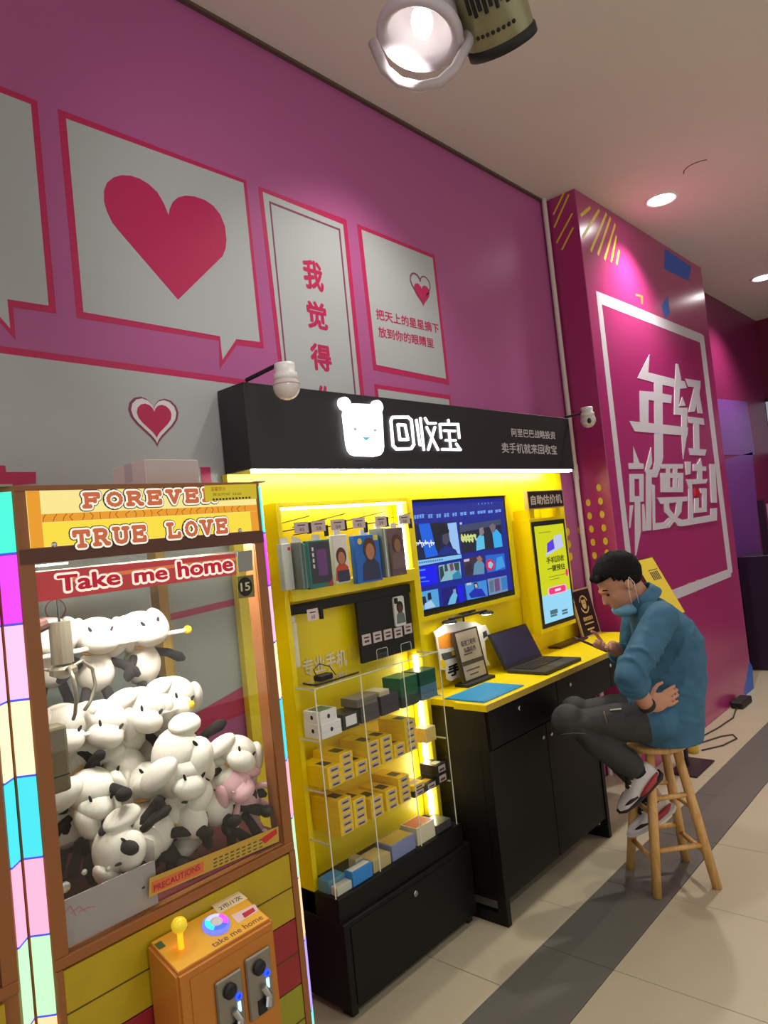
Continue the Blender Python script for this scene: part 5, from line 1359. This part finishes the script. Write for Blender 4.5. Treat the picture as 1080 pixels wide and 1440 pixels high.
def finger(b, p, dirs, lens, r0):
    pts = [p]; rs = [r0]
    for d_, L_ in zip(dirs, lens):
        pts.append(pts[-1]+d_.normalized()*L_); rs.append(rs[-1]*.93)
    limb(b, pts, rs, 10)
# left hand planted on the hip: palm against the side, fingers pointing backwards
PLd = (FV*-.92 + ZV*.22 - LV*.18).normalized()
palm = WL_ + PLd*.052
up_ = (ZV - PLd*ZV.dot(PLd)).normalized()
nrm = PLd.cross(up_)
ell(b, palm, (.056, .042, .017), Matrix((PLd, up_, nrm)).transposed(), 16, 10)
for k, L_ in enumerate((.068, .078, .073, .058)):
    root = WL_ + PLd*.092 + up_*(.030-.020*k)
    finger(b, root, [PLd-LV*.1+up_*(.10-.07*k), PLd-LV*.35, PLd-LV*.6-ZV*.1], [L_*.45, L_*.32, L_*.26], .0090)
finger(b, WL_+PLd*.035+up_*.034, [up_+PLd*.7+LV*.1, up_*.5+PLd-LV*.1, PLd], [.03, .028, .022], .0105)
# right hand cradling the phone from below
PRd = (FV*.86 + ZV*.30 + LV*.25).normalized()
PHa = (MP(.302, -.06, .495)-MP(.165, -.06, .418)).normalized()      # phone long axis
PHc = MP(.228, -.075, .452)
PHn = (ZV - PHa*ZV.dot(PHa)).normalized()                            # screen looks up
palmR = WR_ + PRd*.05
sideR = LV
ell(b, palmR-PHn*.012, (.052, .042, .017), Matrix((PHa, LV, PHn)).transposed(), 16, 10)
for k, L_ in enumerate((.066, .074, .070, .056)):
    root = palmR - PHn*.016 + PHa*(.036-.018*k) - LV*.030
    root = palmR - PHn*.014 + PHa*(.040-.020*k) + LV*.026
    finger(b, root, [LV*.8-PHn*.35+PHa*.5, LV*.55+PHn*.7+PHa*.25, PHn*.8-LV*.35], [L_*.42, L_*.36, L_*.22], .0088)
finger(b, palmR - LV*.034 + PHa*-.01, [PHa*.8-LV*.4+PHn*.6, PHa*.9+PHn*.5+LV*.2, PHa+LV*.35], [.034, .032, .026], .0105)
body = fuse('body', b, m_skin, pe, .0055, 4)
for s_ in (-1, 1):
    obj('eye', ell(B(), hp(.083, s_*.031, -.008), (.008, .014, .0065), HR, 12, 8), mat('eye_dark', S(40, 28, 26), .3), pe, True)
    obj('eyebrow', tb([hp(.092, s_*.016, .016), hp(.090, s_*.036, .021), hp(.078, s_*.055, .015)], [.003, .0042, .0025], 8), m_hair, pe, True)
# hair: thick on top, cropped at the sides
b = B(); ell(b, hp(-.016, 0, .036), (.113, .086, .104), HR, 40, 28)
inv = HR.transposed()
rv = random.Random(11)
kill = []
for v_ in b.verts:
    q = inv @ (v_.co-HC)
    lim = -.055 if q.x < -.05 else (-.055+(q.x+.05)*1.05 if q.x < .045 else .052)
    if q.z < lim or q.x > .094: kill.append(v_)
    else: v_.co += (v_.co-HC).normalized()*rv.uniform(0, .006)*(1.3 if q.z > .06 else .4)
bmesh.ops.delete(b, geom=kill, context='VERTS')
hr = obj('hair', b, m_hair, pe, True)
sd = hr.modifiers.new('t', 'SOLIDIFY'); sd.thickness = .008; sd.offset = -1
ft = B()
for k in range(9):
    y_ = -.056+.014*k
    tube(ft, [hp(.068, y_, .090), hp(.088, y_, .074), hp(.092, y_*1.02, .060+.003*(k % 3))], [.010, .008, .003], 8)
obj('fringe', ft, m_hair, hr, True)
# face mask pulled under the chin
b = B()
loft(b, [(hp(.062, 0, -.085), LV*.05, HX*.044), (hp(.055, 0, -.105), LV*.060, HX*.052), (hp(.04, 0, -.13), LV*.062, HX*.052), (hp(.022, 0, -.148), LV*.05, HX*.04)], 24)
mk_ = obj('face_mask', b, mat('mask_blue', S(110, 165, 195), .7, bump=.5, bscale=60), pe, True)
for s_ in (-1, 1):
    obj('ear_loop', tb([hp(.03, s_*.064, -.105), hp(.012, s_*.080, -.05), hp(-.012, s_*.090, .0), hp(-.03, s_*.086, .015), hp(-.034, s_*.084, -.02), hp(.0, s_*.07, -.11)], .0018, 6), m_white, mk_, True)
# shirt
b = B()
TOR2 = [(-.055, .006, .150, .180), (-.06, .10, .160, .188), (-.09, .22, .150, .172), (-.105, .34, .152, .176), (-.11, .45, .150, .186), (-.085, .54, .126, .188), (-.055, .60, .092, .165), (-.03, .645, .068, .088)]
loft(b, [(MP(f, 0, z), FV*hd+ZV*0, LV*hw) for f, z, hd, hw in TOR2], 32)
CL_, CR_ = EL_.lerp(WL_, .30), ER_.lerp(WR_, .62)
limb(b, [SL_+ZV*.004, SL_.lerp(EL_, .5)+FV*.004, EL_, CL_], [.074, .070, .064, .062])
limb(b, [SR_+ZV*.004, SR_.lerp(ER_, .5), ER_, CR_], [.074, .068, .060, .050])
# loose folds lying on the cloth
def trunkpt(z, phi):
    for (f0, z0, d0, w0), (f1, z1, d1_, w1) in zip(TOR2, TOR2[1:]):
        if z0 <= z <= z1:
            t_ = (z-z0)/(z1-z0); f_, d_, w_ = f0+(f1-f0)*t_, d0+(d1_-d0)*t_, w0+(w1-w0)*t_
            return MP(f_, 0, z)+FV*(d_*math.cos(math.radians(phi)))+LV*(w_*math.sin(math.radians(phi)))
    return MP(0, 0, z)
for z0, p0, z1, p1, g in ((.50, 100, .33, 60, .009), (.46, 130, .27, 80, .010), (.40, 150, .20, 95, .010), (.31, 160, .16, 120, .009), (.26, 70, .19, 140, .008), (.14, 80, .08, 150, .009), (.54, 150, .48, 100, .007)):
    n_ = 8
    tube(b, [trunkpt(z0+(z1-z0)*k/(n_-1), p0+(p1-p0)*k/(n_-1)) for k in range(n_)], [g*.2]+[g]*(n_-2)+[g*.2], 8)
ell(b, MP(.025, .090, .120), (.112, .118, .108), Matrix((FV, LV, ZV)).transposed(), 20, 12)
ell(b, MP(.02, -.085, .125), (.10, .112, .10), Matrix((FV, LV, ZV)).transposed(), 20, 12)
def crease(b, p, q, r_, t0, a0, a1, g):
    d_ = (q-p).normalized(); u1, v1 = frame_axes(d_); c_ = p.lerp(q, t0)
    n_ = 9
    pts = []
    for k in range(n_):
        an = math.radians(a0+(a1-a0)*k/(n_-1)); pts.append(c_ + (u1*math.cos(an)+v1*math.sin(an))*r_ + d_*(.016*math.sin(k*.9)))
    tube(b, pts, [g*.3]+[g]*(n_-2)+[g*.3], 8)
for t0, a0, a1, g in ((.30, 0, 200, .008), (.45, 120, 330, .009), (.60, -40, 160, .010), (.72, 60, 300, .011), (.82, -90, 120, .012), (.92, 100, 330, .012)):
    crease(b, SL_, EL_, .071-.006*t0, t0, a0, a1, g)
for t0, a0, a1, g in ((.25, 0, 220, .010), (.6, 150, 360, .010)):
    crease(b, EL_, CL_, .062, t0, a0, a1, g)
sh2 = fuse('shirt', b, m_shirt, pe, .0075, 5)
for nm, p, q, r_ in (('cuff', CL_, EL_, .066), ('cuff', CR_, ER_, .053)):
    dd = (q-p).normalized()
    obj(nm, lathe(B(), p-dd*.004, dd, [(r_-.010, 0), (r_-.001, -.001), (r_+.003, .006), (r_+.003, .028), (r_-.001, .034), (r_-.012, .034)], 24), m_shirt, sh2, True)
b = B()
cN = (MP(.012, 0, .70)-MP(-.035, 0, .635)).normalized()
lathe(b, MP(-.03, 0, .632), cN, [(.084, 0), (.082, .012), (.072, .040), (.068, .058), (.074, .058), (.080, .040), (.090, .010), (.090, 0)], 28)
obj('collar', b, m_shirt, sh2, True)
# trousers
b = B()
loft(b, [(MP(-.05, 0, .006), FV*.13, LV*.165), (MP(-.045, 0, .06), FV*.15, LV*.18), (MP(-.05, 0, .13), FV*.135, LV*.172), (MP(-.06, 0, .17), FV*.11, LV*.15)], 28)
limb(b, [HL_, HL_.lerp(KL_, .5), KL_, KL_.lerp(AL_, .45), AL_.lerp(KL_, .1)], [.092, .084, .076, .068, .058], 16)
limb(b, [HR_, HR_.lerp(KR_, .5), KR_, KR_.lerp(AR_, .45), AR_.lerp(KR_, .1)], [.092, .084, .074, .066, .056], 16)
trs = fuse('trousers', b, m_tr, pe, .0075, 5)
q = HL_.lerp(KL_, .52)
obj('pocket_patch', bx(-.024, .024, -.002, .002, -.014, .014), mat('patch_white', S(215, 210, 190), .6), trs, local=True)
pp = COL.objects['pocket_patch']; pp.location = MP(.215, .155, .195)-wloc(pe); pp.rotation_euler = (math.radians(-50), 0, math.atan2(FV.y, FV.x))
q1 = HL_.lerp(KL_, .66)
obj('pocket_zip', tb([q1+LV*.055+ZV*.060, q1+LV*.076+ZV*.030, q1+LV*.079+ZV*.005], .003, 6), mat('zip_red', S(120, 80, 78), .5), trs, True)
q2 = KL_.lerp(HL_, .12)
obj('knee_seam', tb([KL_+LV*.045+FV*.05-ZV*.042, KL_+LV*.068-ZV*.034, q2+LV*.072-ZV*.034], .0016, 6), mat('seam_grey', S(110, 110, 108), .7), trs, True)
# shoes and socks
m_sock = mat('sock_navy', S(24, 26, 50), .9); m_shw = mat('shoe_white', S(206, 200, 200), .5); m_shr = mat('shoe_red', S(170, 50, 60), .5); m_shk = mat('shoe_black', S(30, 26, 28), .6)
def shoe(ankle, toe_dir, up_dir, lab):
    X_ = toe_dir.normalized(); U_ = (up_dir-X_*up_dir.dot(X_)).normalized(); Y_ = U_.cross(X_)
    def P(x, y, z): return ankle + X_*x + Y_*y + U_*z
    b = B()
    loft(b, [(P(-.062, 0, -.045), Y_*.020, U_*.030), (P(-.05, 0, -.035), Y_*.034, U_*.046), (P(.0, 0, -.032), Y_*.040, U_*.050), (P(.05, 0, -.042), Y_*.042, U_*.040), (P(.10, 0, -.055), Y_*.045, U_*.028), (P(.15, 0, -.060), Y_*.040, U_*.022), (P(.182, 0, -.062), Y_*.018, U_*.012)], 18)
    up_o = fuse('shoe', b, m_shw, pe, .005, 3)
    b = B()
    loft(b, [(P(-.072, 0, -.078), Y_*.020, U_*.012), (P(-.05, 0, -.082), Y_*.038, U_*.016), (P(.03, 0, -.082), Y_*.042, U_*.014), (P(.11, 0, -.078), Y_*.049, U_*.012), (P(.165, 0, -.072), Y_*.040, U_*.010), (P(.192, 0, -.066), Y_*.016, U_*.006)], 18)
    obj('sole', b, m_shk if lab else m_shw, up_o, True)
    for s_ in (-1, 1):
        obj('side_panel', tb([P(-.055, s_*.030, -.05), P(-.02, s_*.044, -.055), P(.03, s_*.046, -.060), P(.07, s_*.046, -.065)], [.006, .014, .012, .004], 8), m_shr, up_o, True)
        obj('toe_stripe', tb([P(.08, s_*.044, -.058), P(.115, s_*.042, -.050), P(.15, s_*.030, -.052)], [.004, .008, .004], 8), m_shk, up_o, True)
    obj('tongue', tb([P(.01, 0, .022), P(.05, 0, .003), P(.085, 0, -.022)], [.016, .018, .012], 10), m_shk, up_o, True)
    for k in range(3):
        obj('lace', tb([P(.03+.02*k, -.022, .008-.012*k), P(.034+.02*k, 0, .020-.012*k), P(.03+.02*k, .022, .008-.012*k)], .003, 6), m_white, up_o, True)
    obj('sock', tb([P(.0, 0, -.01), P(-.005, 0, .05), P(-.01, 0, .085)], [.040, .037, .036], 14), m_sock, up_o, True)
shoe(AL_+ZV*-.005, MP(.285, .10, -.235)-MP(.13, .10, -.11), (KL_-AL_).normalized(), True)
shoe(AR_+ZV*-.03, MP(.14, -.05, -.44)-MP(-.03, -.05, -.345), (KR_-AR_).normalized(), False)
dW = (WL_-EL_).normalized()
obj('wristband', lathe(B(), WL_-dW*.012, dW, [(.026, -.010), (.036, -.010), (.038, 0), (.036, .010), (.026, .010)], 20), m_blk2, pe, True)
# phone
b = B()
o_ = PHc
Pp = Pl(o_-PHa*.076-LV*-.037, PHa, (LV*-1))
t = thing('mobile_phone', 'dark mobile phone held in the seated person\'s right hand', 'phone', PHc)
rotm = Matrix((PHa, LV, PHn)).transposed()
def obx(m, x0, x1, y0, y1, z0, z1, bev):
    bb = bx(x0, x1, y0, y1, z0, z1, bev=bev, seg=2)
    bmesh.ops.transform(bb, matrix=Matrix.Translation(PHc) @ rotm.to_4x4(), verts=bb.verts)
    return bb
b.free()
obj('phone_body', obx(None, -.076, .076, -.036, .036, -.0045, .0045, .003), mat('phone_plum', S(70, 42, 52), .3), t)
obj('phone_screen', obx(None, -.073, .073, -.033, .033, .0045, .0052, .0002), mat('phone_screen', S(90, 84, 96), .15), t)

# ================================================================== AROUND THE COLUMN
# lectern style notice stand behind the person
t = thing('floor_notice_stand', 'yellow slanted notice board on a black floor stand behind the person', 'notice stand', (4.66, 1.78, 0))
obj('base_plate', bx(4.48, 4.82, 1.68, 1.86, 0, .012, bev=.003), mat('stand_black', S(36, 26, 34), .4), t)
zt1, zt2 = PX(917, 783, 4.80), PX(957, 850, 4.80)
dvec = (zt2-zt1); dvec.x = 0; dvec.normalize()
Lb = .42
br_ = zt1 + dvec*Lb
lp = Pl(Vector((4.50, br_.y, br_.z)), (1, 0, 0), -dvec)
obj('pole', tb([(4.66, 1.80, .012), (4.66, 1.80, (zt1.z+br_.z)/2-.10)], .014, 12), mat('stand_black', S(36, 26, 34), .4), t)
obj('board', poly(B(), lp, [(0, 0), (.30, 0), (.30, Lb), (0, Lb)], -.012, .012), mat('board_edge', S(50, 44, 30), .4), t)
fc = obj('board_face', poly(B(), lp, [(.004, .004), (.296, .004), (.296, Lb-.004), (.004, Lb-.004)], 0, .001), mat('board_yellow', S(222, 196, 62), .45), t)
b = B()
for k in range(5): rect(b, lp, .12+.028*k, .138+.028*k, Lb-.16, Lb-.10, .001, .0005)
rect(b, lp, .11, .27, Lb-.09, Lb-.085, .001, .0005)
obj('board_words', b, m_ink, fc)
# cables and plug by the column foot
m_cab = mat('cable_dark', S(60, 44, 44), .6)
tag(obj('floor_cable', tb([(4.92, 1.90, .006), (5.15, 1.88, .006), (5.35, 1.80, .006), (5.42, 1.74, .006), (5.34, 1.69, .006), (5.15, 1.73, .006), (5.0, 1.82, .006)], .005, 8), m_cab, None, True), 'dark cable looped on the floor by the column foot', 'cable')
tag(obj('floor_cable', tb([(5.25, 1.925, .006), (5.55, 1.88, .006), (5.85, 1.86, .006), (6.05, 1.90, .008), (6.2, 1.915, .01)], .005, 8), m_cab, None, True), 'dark cable running along the column to the black adapter', 'cable')
t = thing('power_adapter', 'black power adapter lying on the floor against the column', 'adapter', (6.25, 1.90, 0))
obj('brick', bx(6.12, 6.38, 1.86, 1.955, 0, .055, bev=.008), m_blk2, t)
obj('plug', bx(6.38, 6.43, 1.89, 1.92, .01, .035, bev=.004), m_blk2, t)
tag(obj('socket_block', bx(5.03, 5.10, 1.90, 1.96, 0, .05, bev=.006), m_blk2), 'small dark socket block at the column foot', 'socket')
yb = PZ(985, 1052, 0)
t = thing('yellow_bottle', 'small yellow object on the floor behind the stool', 'container', (yb.x, yb.y, 0))
obj('container', lathe(B(), (4.95, 1.86, 0), (0, 0, 1), [(0, 0), (.035, 0), (.038, .06), (.030, .085), (.014, .095), (.014, .105), (0, .105)], 20), mat('container_yellow', S(205, 180, 70), .5), t, True)
obj('cap', lathe(B(), (4.95, 1.86, .1055), (0, 0, 1), [(0, 0), (.017, 0), (.017, .014), (0, .014)], 16), m_white, t)
# beyond the column: standing machine and wall screen
W2 = front(WALL_Y)
obj('purple_sheen', ppx(B(), W2, [(1000, 560), (1050, 565), (1062, 640), (1010, 640)], 0, .002), mat('sheen_purple', S(112, 62, 142), .4), wr)  # purple light caught by the glossy wall, painted on as flat patches
obj('purple_sheen', ppx(B(), W2, [(1012, 648), (1058, 636), (1075, 830), (1030, 850)], 0, .002), mat('sheen_purple', S(112, 62, 142), .4), wr)
g0, g1 = PZ(1052, 985, 0), PZ(1075, 990, 0)
t = thing('standing_cabinet', 'tall dark standing cabinet with white panel beyond the column', 'cabinet', (8.2, 2.0, 0))
xg = 7.6
obj('carcass', bx(xg, xg+.75, 1.78, 2.19, 0, 1.12, bev=.004), mat('cab_dark', S(46, 30, 56), .4), t)
obj('panel', bx(xg+.06, xg+.42, 1.772, 1.78, .12, 1.02), mat('cab_white', S(190, 180, 200), .4), t)
obj('post', bx(xg-.05, xg-.005, 1.80, 1.86, 0, 1.62), mat('cab_post', S(170, 160, 185), .4), t)
obj('post', bx(xg+.03, xg+.06, 1.90, 1.96, 1.12, 1.66), mat('cab_dark', S(46, 30, 56), .4), t)
ws = Pl((9.5, 0, 0), (0, -1, 0), (0, 0, 1))
p0 = ws.px(1073, 562); p1 = ws.px(1082, 642)
t = thing('wall_screen', 'dark framed screen on the far wall at the right edge', 'screen', (9.5, -p0[0], p1[1]))
obj('bezel', rect(B(), ws, p0[0], p0[0]+.9, p1[1], p0[1], .003, .05), m_blk2, t)
obj('picture', rect(B(), ws, p0[0]+.035, p0[0]+.865, p1[1]+.04, p0[1]-.04, .053, .002), glow('far_screen', S(190, 205, 215), .5), t)

# ================================================================== TRACK SPOTLIGHT NEAR THE CAMERA
LC = CAM + ray(592, 38).normalized()*1.75
t = thing('track_spotlight', 'round track spotlight with glowing bulb hanging from the ceiling at top', 'light', (LC.x, LC.y, CEIL))
aim = (Vector((1.55, 2.2, 2.75))-LC).normalized()
ax = (aim*.35 + (CAM-LC).normalized()*.55 + Vector((0, 0, -.55))).normalized()
m_lw = mat('lamp_shell', S(190, 180, 182), .3); m_lg = mat('lamp_olive', S(150, 146, 110), .35, metal=.4)
hd_ = obj('lamp_head', lathe(B(), LC-ax*.03, ax, [(0, -.10), (.05, -.10), (.066, -.06), (.072, .0), (.082, .035), (.088, .05), (.080, .052), (.068, .03), (.052, -.02), (.03, -.045), (0, -.05)], 36), m_lw, t, True)
obj('glass_ring', lathe(B(), LC+ax*.022, ax, [(.066, 0), (.078, .012), (.088, .002), (.088, -.01)], 36), mat('ring_clear', S(205, 196, 205), .15), hd_, True)
obj('bulb', ell(B(), LC-ax*.012, (.022, .022, .034), su=20, sv=14), glow('bulb_glow', (1, .97, .92), 7), hd_, True)
u_, v_ = frame_axes(ax)
sd_ = RT
yk = LC + sd_*.0
obj('yoke', tb([LC+sd_*.095-ax*.03, LC+sd_*.098+UP*-.03, LC+sd_*.07-UP*.07+ax*.02, LC+sd_*.04-UP*.096+ax*.02, LC-UP*.105+ax*.02, LC-sd_*.04-UP*.096+ax*.02, LC-sd_*.07-UP*.07+ax*.02, LC-sd_*.098-UP*.03], .011, 10), m_lw, t, True)
dc0 = CAM + ray(690, 5).normalized()*1.78
axd = (RT*.42 - UP*.66 + FW*.62).normalized()
dv = obj('driver_can', lathe(B(), dc0-axd*.07, axd, [(0, 0), (.066, 0), (.070, .01), (.070, .135), (.066, .145), (.0, .145)], 36), m_lg, t, True)
obj('can_rim', lathe(B(), dc0-axd*.07, axd, [(.0705, .13), (.0735, .134), (.0735, .15), (.066, .152), (0, .152)], 36), m_blk2, dv, True)
ud, vd = frame_axes(axd)
tocam = (CAM-dc0).normalized(); tocam = (tocam-axd*tocam.dot(axd)).normalized(); sdv = axd.cross(tocam)
for k in range(-3, 5):
    an = k*.16
    n_ = tocam*math.cos(an)+sdv*math.sin(an)
    s0 = dc0 + n_*.0698 + axd*(-.02); 
    obj('vent_slot', tb([s0-axd*.02, s0+axd*(.02 if k % 2 else .012)], .0042, 6), m_blk2, dv)
    obj('vent_hole', ell(B(), dc0+n_*.0698+axd*.035, .0042, su=8, sv=6), m_blk2, dv)
obj('stem', tb([LC-ax*.11, LC-ax*.13+ZV*.10, Vector((LC.x, LC.y, CEIL)) - Vector((ax.x, ax.y, 0))*.13], .010, 10), m_lw, t)
obj('stem', tb([dc0-axd*.07, dc0-axd*.10+ZV*.05, Vector((LC.x, LC.y, CEIL-.05)) - Vector((ax.x, ax.y, 0))*.13], .008, 10), m_lw, t)

spot('track_spot_beam', LC+ax*.10, (1.9, 2.2, 2.75), 34, 80, 1.0, (1, .97, .95), .04)
